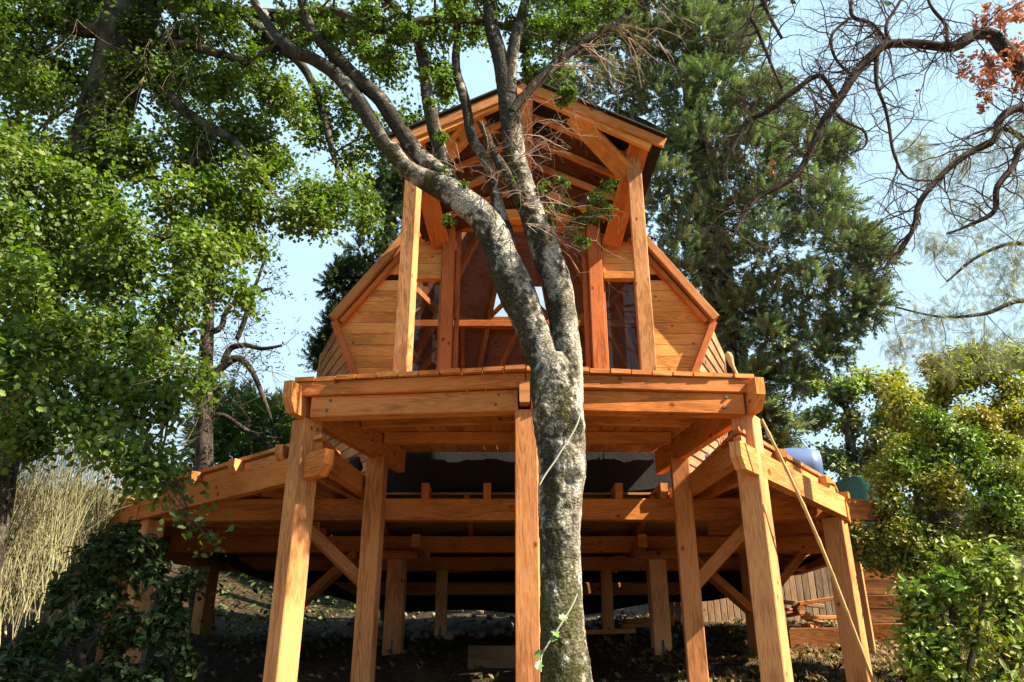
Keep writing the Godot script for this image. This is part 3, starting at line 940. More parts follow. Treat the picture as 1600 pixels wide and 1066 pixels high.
	wood(d, "king_post", Rf + Vector3(0, -0.2, -0.03), Rf + Vector3(0, -0.75, -0.18), 0.10, 0.06, Vector3(0, 0, 1), woods[2])

# ------------------------------------------------------------------ loose things round the deck
func make_yard() -> void:
	R.seed = 404
	# bamboo pole
	var g := Buf.new()
	var top := Vector3(1.645, 3.076, -4.87)
	var foot := Vector3(2.56, ground_height(2.56, 5.75), -5.75)
	var pts := []
	for k in 61:
		var t := k / 60.0
		var p := top.lerp(foot, t) + Vector3(0.02 * sin(t * 5.0), 0, 0.03 * sin(t * PI))
		var node := 0.004 if k % 7 == 3 else 0.0
		pts.append(Vector4(p.x, p.y, p.z, lerpf(0.010, 0.014, t) + node * 0.7))
	tube(g, pts, 10)
	var bam := timber(woods[2].albedo_texture, Color(0.52, 0.38, 0.2), 0.45)
	tag(put(g.mesh(bam), "bamboo_pole"), "long pale bamboo pole leaning on the right front corner of the deck", "pole")
	# gnarled wooden club standing at the balcony's right end
	g = Buf.new()
	tube(g, smooth_line([Vector4(1.608, 3.726, -5.3, 0.005), Vector4(1.607, 3.716, -5.3, 0.019), Vector4(1.613, 3.685, -5.3, 0.026), Vector4(1.619, 3.65, -5.3, 0.021), Vector4(1.629, 3.614, -5.3, 0.014), Vector4(1.644, 3.574, -5.3, 0.011), Vector4(1.658, 3.534, -5.3, 0.01), Vector4(1.663, 3.494, -5.3, 0.009)], 5), 14, 0.12)
	tag(put(g.mesh(bam), "wooden_club"), "gnarled pale wooden club upright at the right end of the balcony", "club")
	# blue roll
	g = Buf.new()
	var a := Vector3(1.86, 3.27, -7.25)
	var b := Vector3(2.86, 3.27, -7.05)
	pts = [Vector4(a.x - 0.012, a.y, a.z, 0.02)]
	for k in 13:
		var p := a.lerp(b, k / 12.0)
		pts.append(Vector4(p.x, p.y, p.z, (0.185 + 0.006 * sin(k * 2.2)) if k > 0 and k < 12 else 0.165))
	pts.append(Vector4(b.x + 0.012, b.y, b.z, 0.02))
	tube(g, pts, 20, 0.03)
	var blue := plain(Color(0.065, 0.115, 0.26), 0.5)
	tag(put(g.mesh(blue), "blue_roll"), "rolled blue plastic sheet lying on the right side of the lower deck", "tarpaulin")
	# timbers stacked on the left deck behind the front post
	var st := [[-1.9, 3.10, -6.1, -1.62, 3.10, -7.0, 0.11], [-1.76, 3.10, -6.15, -1.46, 3.10, -6.9, 0.1], [-1.84, 3.205, -6.2, -1.5, 3.2, -6.9, 0.1], [-1.72, 3.30, -6.05, -1.6, 3.3, -6.8, 0.1]]
	var names := ["short orange timber at the outer bottom of the stack on the left deck", "short orange timber at the inner bottom of the stack on the left deck", "short orange timber in the middle of the stack on the left deck", "short orange timber topmost of the stack on the left deck"]
	for k in 4:
		var s = st[k]
		var o := put(bar(Vector3(s[0], s[1], s[2]), Vector3(s[3], s[4], s[5]), s[6], 0.1), "loose_timber")
		tag(o, names[k], "timber", "timbers stacked on the left deck")
	# crumpled black bundle
	g = Buf.new()
	tube(g, smooth_line([Vector4(-1.423, 3.018, -6.75, 0.011), Vector4(-1.416, 3.075, -6.75, 0.057), Vector4(-1.412, 3.173, -6.75, 0.074), Vector4(-1.396, 3.248, -6.75, 0.051), Vector4(-1.376, 3.295, -6.75, 0.011)], 5), 14, 0.5)
	tag(put(g.mesh(M.felt), "black_bundle"), "small crumpled black bundle on the left deck against the siding", "bundle")
	# plank wall of a shed at the right
	var shed := thing("plank_wall", "low wall of stacked orange planks beyond the right rear post", "wall")
	for k in 7:
		var y := 1.62 + 0.17 * k
		wood(shed, "plank", Vector3(4.35, y, -10.35), Vector3(5.25 + 0.04 * (k % 2), y, -10.1), 0.045, 0.163, Vector3.UP, woods[k % 6])
	wood(shed, "stud", Vector3(4.5, 1.5, -10.4), Vector3(4.5, 2.75, -10.4), 0.08, 0.07, Vector3(0, 0, 1), M.grey[2])
	wood(shed, "stud", Vector3(5.1, 1.5, -10.25), Vector3(5.1, 2.75, -10.25), 0.08, 0.07, Vector3(0, 0, 1), M.grey[2])
	# weathered picket fence behind
	var fence := thing("board_fence", "weathered grey upright board fence on the slope behind the deck", "fence")
	for k in 26:
		var x := 2.55 + k * 0.105
		var y := ground_height(x, 13.0)
		var hh := R.randf_range(0.86, 1.0)
		wood(fence, "board", Vector3(x, y - 0.1, -13.0), Vector3(x + R.randf_range(-0.01, 0.01), y + hh, -13.0), 0.095, 0.02, Vector3(0, 0, 1), M.grey[R.randi() % 3])
	wood(fence, "rail", Vector3(2.5, 2.55, -13.05), Vector3(5.25, 2.62, -13.05), 0.05, 0.07, Vector3.UP, M.grey[0])
	# scrap wood heap, each stick a thing of its own
	var size := ["longest", "broad flat", "thin", "short thick", "crooked", "split", "square", "pale", "dark", "narrow", "stubby", "flat", "slender", "wide"]
	for k in 14:
		var base := on_ground(3.75, 10.3) + Vector3(R.randf_range(-0.3, 0.32), 0.05 + 0.035 * k, R.randf_range(-0.2, 0.2))
		var ang := R.randf() * PI
		var dd := Vector3(cos(ang), R.randf_range(-0.14, 0.14), sin(ang) * 0.7) * (0.4 if k == 0 else R.randf_range(0.16, 0.3))
		var o := put(bar(base - dd, base + dd, R.randf_range(0.04, 0.1), R.randf_range(0.025, 0.05), Vector3.UP, woods[k % 6] if k % 3 else M.grey[2]), "scrap_plank")
		tag(o, "%s piece of scrap wood in the heap behind the bamboo pole" % size[k], "plank", "scrap wood heap")
	var lowb := put(bar(Vector3(3.25, 1.83, -9.65), Vector3(4.15, 1.83, -9.5), 0.1, 0.27), "retaining_plank")
	tag(lowb, "thick orange plank on edge holding back the slope below the scrap heap", "plank")
	# dark box timber under the deck and lumber at the back
	var box := put(bar(Vector3(-0.42, 1.62, -7.9), Vector3(0.3, 1.62, -7.95), 0.3, 0.24, Vector3.UP, timber(woods[0].albedo_texture, Color(0.13, 0.085, 0.05), 0.85)), "old_timber")
	tag(box, "squat dark old timber lying under the balcony behind the centre post", "timber")
	var lum := [[1.55, 2.06, -11.6, 2.3, 2.1, -11.7], [1.6, 2.13, -11.65, 2.35, 2.17, -11.7], [0.9, 1.95, -10.7, 1.6, 1.97, -10.75]]
	var ln := ["lower pale plank of the pair on the ground behind the right rear post", "upper pale plank of the pair on the ground behind the right rear post", "single pale plank on the ground under the middle of the house"]
	for k in 3:
		var s = lum[k]
		tag(put(bar(Vector3(s[0], s[1], s[2]), Vector3(s[3], s[4], s[5]), 0.2, 0.06), "lumber"), ln[k], "plank", "lumber behind the posts")
	# pale stones and offcuts on the ground beyond the house
	g = Buf.new()
	tube(g, smooth_line([Vector4(0, 0, 0, 0.1), Vector4(0.2, 0.04, 0.05, 0.42), Vector4(0.6, -0.03, 0.1, 0.5), Vector4(1.0, 0.05, 0, 0.3), Vector4(1.12, 0, 0, 0.03)], 2), 7, 0.4)
	var stone := StandardMaterial3D.new()
	stone.vertex_color_use_as_albedo = true
	stone.roughness = 0.9
	var rock := g.mesh(stone)
	var L := Leaves.new()
	for k in 230:
		var x := R.randf_range(-2.8, 2.6)
		var z := R.randf_range(10.5, 14.5)
		L.x.append(Transform3D(Basis.from_euler(Vector3(R.randf() * 0.6, R.randf() * TAU, R.randf() * 0.6)) * R.randf_range(0.03, 0.13), on_ground(x, z) + Vector3(0, 0.01, 0)))
		var q := R.randf_range(0.6, 1.2)
		L.c.append(Color(0.20 * q, 0.165 * q, 0.125 * q))
	tag(scatter(L, rock, "rubble", self), "pale stones and rubble scattered on the ground beyond the rear posts", "rubble")
	# green water tank
	g = Buf.new()
	var tc := Vector3(6.4, 0.35, -14.2)
	var prof := [[2.2, 0.75], [4.0, 0.75], [4.08, 0.72], [4.2, 0.6], [4.32, 0.42], [4.4, 0.2], [4.42, 0.01]]
	var rp := []
	for q in prof: rp.append(Vector4(tc.x, q[0] + tc.y, tc.z, q[1]))
	tube(g, rp, 28)
	var tank := plain(Color(0.03, 0.14, 0.11), 0.4)
	tag(put(g.mesh(tank), "water_tank"), "dark green round tank behind the right corner of the deck", "tank")

# ------------------------------------------------------------------ the tree in front of the balcony
func make_front_tree() -> void:
	R.seed = 505
	var d := thing("front_tree", "tall forked tree with lichen grey mossy trunk before the balcony", "tree")
	var trunk := [Vector4(0.281, 1.035, -4.3, 0.167), Vector4(0.284, 1.345, -4.3, 0.143), Vector4(0.279, 1.522, -4.3, 0.13), Vector4(0.267, 1.706, -4.3, 0.117), Vector4(0.263, 1.928, -4.3, 0.11), Vector4(0.265, 2.161, -4.3, 0.112), Vector4(0.266, 2.368, -4.3, 0.121), Vector4(0.28, 2.62, -4.3, 0.134), Vector4(0.274, 2.846, -4.3, 0.143), Vector4(0.264, 3.041, -4.3, 0.145), Vector4(0.252, 3.181, -4.3, 0.144), Vector4(0.239, 3.284, -4.3, 0.106)]
	var left := [Vector4(0.254, 2.942, -4.3, 0.09), Vector4(0.225, 3.161, -4.3, 0.095), Vector4(0.178, 3.325, -4.3, 0.1), Vector4(0.102, 3.537, -4.3, 0.105), Vector4(0.016, 3.756, -4.3, 0.114), Vector4(-0.065, 3.983, -4.3, 0.105), Vector4(-0.166, 4.228, -4.3, 0.099), Vector4(-0.302, 4.374, -4.3, 0.089), Vector4(-0.445, 4.488, -4.3, 0.082), Vector4(-0.597, 4.574, -4.3, 0.071), Vector4(-0.707, 4.655, -4.3, 0.059), Vector4(-0.816, 4.811, -4.3, 0.056)]
	var limbs := [trunk, left,
		[Vector4(-0.684, 4.625, -4.3, 0.06), Vector4(-0.79, 4.754, -4.3, 0.056), Vector4(-0.871, 4.859, -4.3, 0.052), Vector4(-0.99, 5.068, -4.3, 0.053), Vector4(-1.072, 5.211, -4.3, 0.054), Vector4(-1.239, 5.438, -4.3, 0.05), Vector4(-1.431, 5.589, -4.3, 0.046), Vector4(-1.577, 5.665, -4.3, 0.042), Vector4(-1.823, 6.001, -4.4, 0.034), Vector4(-2.123, 6.564, -4.5, 0.025)],
		[Vector4(-0.425, 4.538, -4.3, 0.06), Vector4(-0.523, 4.65, -4.3, 0.06), Vector4(-0.65, 4.79, -4.3, 0.056), Vector4(-0.827, 5.068, -4.3, 0.053), Vector4(-0.926, 5.234, -4.3, 0.054), Vector4(-1.071, 5.38, -4.3, 0.05), Vector4(-1.217, 5.553, -4.3, 0.046), Vector4(-1.351, 5.707, -4.3, 0.042), Vector4(-1.475, 5.882, -4.3, 0.037), Vector4(-1.569, 6.15, -4.3, 0.033), Vector4(-1.681, 6.474, -4.3, 0.024)],
		[Vector4(-0.363, 4.471, -4.35, 0.055), Vector4(-0.441, 4.655, -4.35, 0.052), Vector4(-0.51, 4.886, -4.35, 0.048), Vector4(-0.553, 5.075, -4.35, 0.049), Vector4(-0.598, 5.298, -4.35, 0.045), Vector4(-0.65, 5.647, -4.35, 0.042), Vector4(-0.734, 5.92, -4.35, 0.038), Vector4(-0.914, 6.171, -4.35, 0.029), Vector4(-1.08, 6.464, -4.35, 0.02)],
		[Vector4(0, 3.872, -4.35, 0.045), Vector4(-0.033, 4.153, -4.35, 0.046), Vector4(-0.085, 4.357, -4.35, 0.042), Vector4(-0.134, 4.598, -4.35, 0.039), Vector4(-0.21, 4.806, -4.35, 0.035), Vector4(-0.279, 4.95, -4.35, 0.035), Vector4(-0.33, 5.253, -4.35, 0.036), Vector4(-0.401, 5.541, -4.35, 0.032), Vector4(-0.405, 5.834, -4.35, 0.028), Vector4(-0.396, 6.203, -4.35, 0.024), Vector4(-0.394, 6.531, -4.35, 0.015)],
		[Vector4(0.305, 2.884, -4.3, 0.089), Vector4(0.329, 3.08, -4.3, 0.095), Vector4(0.331, 3.284, -4.3, 0.092), Vector4(0.314, 3.537, -4.3, 0.09), Vector4(0.281, 3.801, -4.3, 0.088), Vector4(0.224, 3.983, -4.3, 0.094), Vector4(0.158, 4.219, -4.3, 0.087), Vector4(0.093, 4.414, -4.3, 0.084), Vector4(0.043, 4.614, -4.3, 0.077), Vector4(0.013, 4.822, -4.3, 0.074), Vector4(-0.013, 5.09, -4.3, 0.071), Vector4(-0.045, 5.369, -4.3, 0.068), Vector4(-0.092, 5.63, -4.3, 0.055), Vector4(-0.15, 5.901, -4.3, 0.052), Vector4(-0.173, 6.278, -4.3, 0.043), Vector4(-0.149, 6.744, -4.3, 0.03)],
		[Vector4(-0.018, 5.239, -4.28, 0.054), Vector4(-0.009, 5.466, -4.28, 0.045), Vector4(0.018, 5.724, -4.28, 0.042), Vector4(0.07, 5.973, -4.28, 0.038), Vector4(0.124, 6.256, -4.28, 0.029), Vector4(0.172, 6.652, -4.28, 0.02)],
		[Vector4(0, 5.076, -4.25, 0.031), Vector4(0.066, 5.186, -4.25, 0.031), Vector4(0.247, 5.427, -4.25, 0.036), Vector4(0.476, 5.665, -4.25, 0.032), Vector4(0.718, 5.839, -4.25, 0.028), Vector4(0.866, 6.004, -4.25, 0.023), Vector4(1.002, 6.288, -4.25, 0.014)],
		[Vector4(0.062, 4.332, -4.25, 0.033), Vector4(-0.042, 4.579, -4.25, 0.034), Vector4(-0.128, 4.758, -4.25, 0.026), Vector4(-0.186, 4.915, -4.25, 0.022), Vector4(-0.227, 4.995, -4.25, 0.013)]]
	var g := Buf.new()
	# a hollow scar with a swollen lip, old branch collars and a groove below the fork
	dents = [Vector4(0.316, 2.516, -4.19, -0.039), Vector4(0.322, 2.473, -4.19, -0.035), Vector4(0.314, 2.551, -4.19, -0.028), Vector4(0.371, 2.452, -4.19, 0.049), Vector4(0.371, 2.576, -4.19, 0.042), Vector4(0.279, 2.703, -4.19, 0.043), Vector4(0.164, 2.927, -4.19, 0.051), Vector4(0.248, 2.927, -4.19, -0.029), Vector4(0.243, 3.035, -4.19, -0.037), Vector4(0.253, 2.833, -4.19, -0.025), Vector4(0.165, 2.28, -4.19, 0.048), Vector4(0.357, 2.146, -4.19, 0.041), Vector4(0.194, 2, -4.19, -0.04), Vector4(0.362, 2.851, -4.19, 0.051)]
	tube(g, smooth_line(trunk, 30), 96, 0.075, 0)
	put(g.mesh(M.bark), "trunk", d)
	dents = []
	# swollen scar with a hollow
	for k in range(1, limbs.size()):
		g = Buf.new()
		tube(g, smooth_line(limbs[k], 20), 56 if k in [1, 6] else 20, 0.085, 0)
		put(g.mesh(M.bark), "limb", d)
	# dead pale twigs in the fork, and small leafy sprigs
	var tips := []
	g = Buf.new()
	var dead := {"wob": 0.42, "grav": -0.05, "kids": 2, "spread": 0.9, "col": Color(0.30, 0.22, 0.17)}
	for s in [Vector3(0.061, 4.3, -4.2), Vector3(0.034, 4.645, -4.2), Vector3(0, 4.824, -4.2), Vector3(0.089, 4.158, -4.2), Vector3(-0.125, 4.43, -4.25)]:
		for k in 5:
			branchy(g, s, Vector3(R.randf_range(0.1, 1.0), R.randf_range(-0.3, 0.55), R.randf_range(-0.1, 0.6)).normalized(), R.randf_range(0.22, 0.5), 0.0042, 3, dead, tips)
	for s in [Vector3(-0.171, 4.732, -4.25), Vector3(-0.321, 4.614, -4.3)]:
		for k in 3:
			branchy(g, s, Vector3(R.randf_range(-0.6, 0.9), R.randf_range(0.0, 0.8), 0.3).normalized(), 0.22, 0.004, 3, dead, tips)
	for s in [Vector3(0.741, 5.851, -4.25), Vector3(0.48, 5.671, -4.25), Vector3(0.986, 6.169, -4.2), Vector3(0.271, 5.467, -4.25)]:
		for k in 5:
			branchy(g, s, Vector3(R.randf_range(0.2, 1.0), R.randf_range(-0.9, 0.1), R.randf_range(-0.3, 0.4)).normalized(), R.randf_range(0.3, 0.55), 0.006, 3, dead, tips)
	put(g.mesh(M.twig), "dead_twigs", d, "", "stuff")
	g = Buf.new()
	var L := Leaves.new()
	var o := {"bark": Color(0.08, 0.06, 0.045), "twigs": 12, "leaves": 13, "loose": 0.03, "size": 0.028, "col": Color(0.085, 0.15, 0.03), "thick": 0.5}
	for q in [Vector4(-0.475, 4.863, -4.25, 0.069), Vector4(-0.565, 5.158, -4.25, 0.062), Vector4(-0.474, 4.589, -4.25, 0.059), Vector4(-0.62, 5.41, -4.25, 0.063), Vector4(-0.666, 5.73, -4.25, 0.074), Vector4(-0.269, 4.322, -4.25, 0.058), Vector4(-0.314, 4.479, -4.25, 0.05), Vector4(0.175, 4.43, -4.25, 0.092), Vector4(0.246, 4.212, -4.25, 0.107), Vector4(0.43, 4.179, -4.25, 0.107), Vector4(0.582, 4.371, -4.25, 0.083), Vector4(0.65, 4.479, -4.25, 0.059), Vector4(0.515, 4.26, -4.25, 0.066), Vector4(0, 4.504, -4.25, 0.05), Vector4(0.332, 4.332, -4.25, 0.091), Vector4(0.467, 4.071, -4.25, 0.081), Vector4(0.203, 4.071, -4.25, 0.081), Vector4(0.62, 4.284, -4.25, 0.066), Vector4(0.336, 4.504, -4.25, 0.059), Vector4(-0.411, 4.212, -4.25, 0.049), Vector4(-0.414, 5.73, -4.25, 0.083), Vector4(-0.841, 5.973, -4.25, 0.103), Vector4(-1.103, 5.73, -4.25, 0.092), Vector4(-1.308, 5.973, -4.25, 0.093), Vector4(-1.47, 5.73, -4.25, 0.064), Vector4(-0.752, 6.066, -4.25, 0.094)]:
		clump(g, L, nearest(limbs, v3(q)), v3(q), q.w, o)
	# the crown goes on above the frame
	o.twigs = 26; o.leaves = 14; o.size = 0.036; o.loose = 0.05; o.thick = 1.0
	for q in thicken([Vector4(-0.19, 6.087, -4.3, 0.199), Vector4(0.095, 6.024, -4.3, 0.189), Vector4(0.328, 5.901, -4.3, 0.159), Vector4(-0.477, 6.15, -4.3, 0.191), Vector4(0.665, 6.087, -4.3, 0.19), Vector4(0.435, 6.343, -4.3, 0.217), Vector4(-0.783, 6.541, -4.3, 0.269), Vector4(-0.395, 6.676, -4.3, 0.296), Vector4(0.099, 6.676, -4.3, 0.296), Vector4(0.691, 6.676, -4.3, 0.296), Vector4(-1.174, 6.541, -4.3, 0.269), Vector4(1.125, 6.541, -4.3, 0.196), Vector4(-0.942, 5.962, -4.3, 0.141), Vector4(-1.135, 6.024, -4.3, 0.123), Vector4(-0.744, 5.779, -4.3, 0.112), Vector4(-1.302, 5.779, -4.3, 0.112), Vector4(-1.56, 6.024, -4.3, 0.113), Vector4(-1.01, 5.6, -4.3, 0.083), Vector4(-0.499, 5.426, -4.3, 0.073), Vector4(0.182, 5.484, -4.3, 0.082), Vector4(0.358, 5.256, -4.3, 0.063)], 1, 1.3, 0.7):
		clump(g, L, nearest(limbs, v3(q)), v3(q), q.w, o)
	o.twigs = 34; o.leaves = 15; o.size = 0.042
	for q in [Vector4(2.5, 6.3, -3.85, 0.45), Vector4(2.9, 6.75, -3.8, 0.4), Vector4(2.0, 6.2, -3.9, 0.35), Vector4(1.5, 6.9, -4.1, 0.4), Vector4(2.3, 5.9, -3.5, 0.3), Vector4(3.3, 7.2, -3.9, 0.4)]:  # unseen clumps off to the right, added to shade the left posts
		clump(g, L, nearest(limbs, v3(q)), v3(q), q.w, o)
	put(g.mesh(M.twig), "twigs", d, "", "stuff")
	scatter(L, oval_leaf(M.leaf, 0.26), "leaves", d)
	# two thin vine stems with ivy leaves laid over the trunk
	var vines := [[Vector4(0.38, 2.878, -4.13, 0.005), Vector4(0.364, 2.826, -4.13, 0.005), Vector4(0.33, 2.76, -4.13, 0.005), Vector4(0.282, 2.687, -4.13, 0.005), Vector4(0.231, 2.608, -4.13, 0.005), Vector4(0.181, 2.538, -4.13, 0.005), Vector4(0.149, 2.482, -4.13, 0.004)], [Vector4(0.336, 1.923, -4.15, 0.005), Vector4(0.305, 1.861, -4.15, 0.005), Vector4(0.26, 1.793, -4.15, 0.005), Vector4(0.213, 1.726, -4.15, 0.005), Vector4(0.17, 1.666, -4.15, 0.004), Vector4(0.147, 1.624, -4.15, 0.004), Vector4(0.143, 1.554, -4.15, 0.004)]]
	var where := ["thin pale vine stem slanting over the trunk above the hollow scar", "thin pale ivy vine slanting over the mossy foot of the trunk"]
	for k in 2:
		var vn := thing("ivy_vine", where[k], "vine")
		g = Buf.new()
		tube(g, smooth_line(vines[k], 4), 5, 0.0, -1, Color(0.42, 0.40, 0.33))
		put(g.mesh(M.twig), "stem", vn)
		if k == 1:
			for s in [Vector3(0.259, 1.804, -4.12), Vector3(0.211, 1.707, -4.12), Vector3(0.134, 1.636, -4.13), Vector3(0.133, 1.583, -4.13), Vector3(0.218, 1.731, -4.12)]:
				var one := MeshInstance3D.new()
				one.mesh = M.ivy
				one.name = numbered(vn, "leaf")
				var nn := (Vector3(0, 0.5, 1) + rv() * 0.4).normalized()
				var x := nn.cross(rv()).normalized()
				one.transform = Transform3D(Basis(x, nn, x.cross(nn)) * 0.05, s)
				vn.add_child(one, true)

# ------------------------------------------------------------------ the broad-leaved tree at the left
func make_left_tree() -> void:
	R.seed = 606
	var d := thing("left_tree", "large leafy green tree leaning over the left of the deck", "tree")
	var trunk := [Vector4(-4.264, 0.871, -6.5, 0.219), Vector4(-4.33, 1.713, -6.5, 0.201), Vector4(-4.374, 2.447, -6.5, 0.179), Vector4(-4.424, 3.087, -6.5, 0.164), Vector4(-4.456, 3.6, -6.5, 0.164), Vector4(-4.482, 4.398, -6.5, 0.177), Vector4(-4.416, 5.133, -6.5, 0.196), Vector4(-4.34, 5.853, -6.5, 0.216), Vector4(-4.282, 6.55, -6.5, 0.237), Vector4(-4.247, 7.297, -6.5, 0.259), Vector4(-4.248, 8.009, -6.5, 0.282), Vector4(-4.274, 8.672, -6.5, 0.305), Vector4(-4.347, 9.376, -6.5, 0.3)]
	var limbs := [trunk,
		[Vector4(-4.117, 7.82, -6.4, 0.097), Vector4(-3.793, 7.748, -6.4, 0.062), Vector4(-3.442, 7.713, -6.4, 0.048), Vector4(-3.151, 7.607, -6.4, 0.048), Vector4(-2.806, 7.484, -6.4, 0.034)],
		[Vector4(-4.083, 7.467, -6.4, 0.082), Vector4(-3.783, 7.312, -6.4, 0.068), Vector4(-3.527, 7, -6.4, 0.06), Vector4(-3.252, 6.729, -6.4, 0.059), Vector4(-3.001, 6.593, -6.4, 0.052), Vector4(-2.744, 6.379, -6.4, 0.045), Vector4(-2.545, 6.087, -6.4, 0.038), Vector4(-2.394, 5.891, -6.4, 0.019)],
		[Vector4(-3.03, 6.569, -6.4, 0.039), Vector4(-3.095, 6.356, -6.4, 0.039), Vector4(-3.228, 6.178, -6.4, 0.032)],
		[Vector4(-4.386, 7.955, -6.4, 0.097), Vector4(-4.733, 7.946, -6.4, 0.07), Vector4(-5.218, 8.232, -6.4, 0.063), Vector4(-5.823, 8.659, -6.4, 0.058)],
		[Vector4(-4.251, 4.644, -6.2, 0.057), Vector4(-3.877, 4.773, -6.2, 0.046), Vector4(-3.523, 5.036, -6.2, 0.041), Vector4(-3.205, 5.238, -6.2, 0.03), Vector4(-2.8, 5.307, -6.2, 0.024)],
		[Vector4(-4.077, 3.722, -6, 0.053), Vector4(-3.826, 3.778, -6, 0.032), Vector4(-3.531, 3.892, -6, 0.027), Vector4(-3.188, 3.778, -6, 0.021), Vector4(-2.859, 3.722, -6, 0.016)],
		[Vector4(-4.951, 9.755, -7.6, 0.135), Vector4(-4.196, 9.531, -7.6, 0.101), Vector4(-3.509, 9.42, -7.6, 0.092), Vector4(-2.918, 9.365, -7.6, 0.083), Vector4(-2.34, 9.42, -7.6, 0.075), Vector4(-1.654, 9.147, -7.6, 0.074), Vector4(-0.998, 9.31, -7.6, 0.058), Vector4(-0.332, 9.256, -7.6, 0.05), Vector4(0.411, 8.986, -7.6, 0.033)],
		[Vector4(-3.509, 9.42, -7.6, 0.075), Vector4(-3.122, 8.986, -7.6, 0.066), Vector4(-2.667, 8.567, -7.6, 0.057), Vector4(-2.366, 7.963, -7.6, 0.047), Vector4(-2.14, 7.201, -7.6, 0.031), Vector4(-1.942, 6.661, -7.6, 0.022)]]
	var g := Buf.new()
	for k in limbs.size():
		g = Buf.new()
		tube(g, smooth_line(limbs[k], 7), 30 if k == 0 else 14, 0.09, 1)
		put(g.mesh(M.bark), "trunk" if k == 0 else "limb", d)
	g = Buf.new()
	var L := Leaves.new()
	var o := {"bark": Color(0.06, 0.05, 0.035), "twigs": 24, "leaves": 26, "loose": 0.22, "size": 0.045, "col": Color(0.075, 0.15, 0.022), "vary": 0.4, "thick": 0.8}
	var crown := [Vector4(-5.145, 7.774, -6, 0.409), Vector4(-5.31, 8.802, -7, 0.385), Vector4(-3.649, 8.101, -6.5, 0.354), Vector4(-3.337, 8.452, -7, 0.341), Vector4(-5.009, 7.591, -6.3, 0.305), Vector4(-4.853, 6.859, -6, 0.391), Vector4(-5, 7.735, -7, 0.338), Vector4(-3.638, 7.211, -6.5, 0.367), Vector4(-3.116, 7.126, -6.5, 0.325), Vector4(-2.856, 7.643, -7, 0.249), Vector4(-2.538, 7.415, -7, 0.218), Vector4(-4.34, 5.754, -5.5, 0.334), Vector4(-4.486, 6.43, -6.5, 0.38), Vector4(-3.606, 6.283, -6.2, 0.376), Vector4(-3.164, 6.351, -6.5, 0.339), Vector4(-2.866, 6.82, -6.8, 0.249), Vector4(-2.56, 6.675, -7, 0.238)]
	crown.append_array([Vector4(-4.043, 5.104, -5.5, 0.332), Vector4(-3.819, 5.389, -6, 0.35), Vector4(-3.254, 5.491, -6, 0.352), Vector4(-2.847, 5.578, -6.3, 0.318), Vector4(-2.543, 5.843, -6.6, 0.296), Vector4(-2.275, 6.302, -7, 0.262), Vector4(-1.928, 6.188, -7.2, 0.252), Vector4(-1.813, 6.681, -7.5, 0.207), Vector4(-2.3, 5.841, -6.9, 0.2), Vector4(-3.812, 4.424, -5.3, 0.299), Vector4(-3.653, 4.69, -5.8, 0.327), Vector4(-3.119, 4.752, -5.8, 0.328), Vector4(-2.739, 4.925, -6, 0.273), Vector4(-2.549, 5.194, -6.3, 0.18), Vector4(-2.017, 5.77, -7, 0.168), Vector4(-1.673, 6.294, -7.5, 0.16)])
	crown.append_array([Vector4(-3.645, 3.89, -5.2, 0.294), Vector4(-3.467, 4.066, -5.6, 0.286), Vector4(-3.031, 4.133, -5.6, 0.276), Vector4(-2.741, 4.282, -5.8, 0.223), Vector4(-2.534, 4.577, -6, 0.156), Vector4(-3.471, 3.463, -5.2, 0.23), Vector4(-3.157, 3.52, -5.4, 0.238), Vector4(-2.781, 3.55, -5.4, 0.229), Vector4(-2.554, 3.633, -5.6, 0.159), Vector4(-3.131, 3.176, -5.2, 0.153), Vector4(-3.631, 3.164, -5.4, 0.158), Vector4(-3.411, 3.021, -5.4, 0.12), Vector4(-2.725, 3.176, -5.2, 0.162), Vector4(-2.483, 3.279, -5.3, 0.138), Vector4(-3.294, 3.2, -5.2, 0.099), Vector4(-2.454, 2.851, -5, 0.085), Vector4(-2.774, 2.916, -5, 0.06), Vector4(-2.355, 2.722, -5, 0.05)])
	crown.append_array([Vector4(-2.52, 8.232, -7.8, 0.293), Vector4(-2.257, 7.588, -7.8, 0.206), Vector4(-2.028, 9.235, -7.8, 0.338), Vector4(-1.484, 8.592, -7.8, 0.28), Vector4(-0.928, 9.181, -7.8, 0.304), Vector4(-1.545, 7.588, -7.8, 0.222), Vector4(-1.24, 7.831, -7.8, 0.176), Vector4(-0.512, 9.513, -7.8, 0.307), Vector4(-0.813, 8.232, -7.8, 0.179), Vector4(-2.727, 9.457, -7.8, 0.307), Vector4(-2.048, 7.93, -7.8, 0.161), Vector4(0.254, 9.235, -7.8, 0.287), Vector4(0.854, 9.513, -7.8, 0.239), Vector4(0.494, 8.54, -7.8, 0.148), Vector4(-3.12, 9.181, -7.8, 0.287), Vector4(-3.387, 8.645, -7.8, 0.198), Vector4(-1.879, 7.302, -7.8, 0.157), Vector4(-0.909, 8.645, -7.8, 0.165)])
	for q in thicken(crown, 1, 1.15):
		o.twigs = int(clampf(36.0 * pow(q.w / 0.27, 2.0), 12.0, 70.0))
		o.col = Color(0.085, 0.15, 0.03).lerp(Color(0.18, 0.25, 0.055), R.randf() * R.randf())
		clump(g, L, nearest(limbs, v3(q)), v3(q), q.w * 1.15, o)
	# the far side of the crown, deep shade painted into its darker leaves
	o.twigs = 26; o.leaves = 20; o.size = 0.065
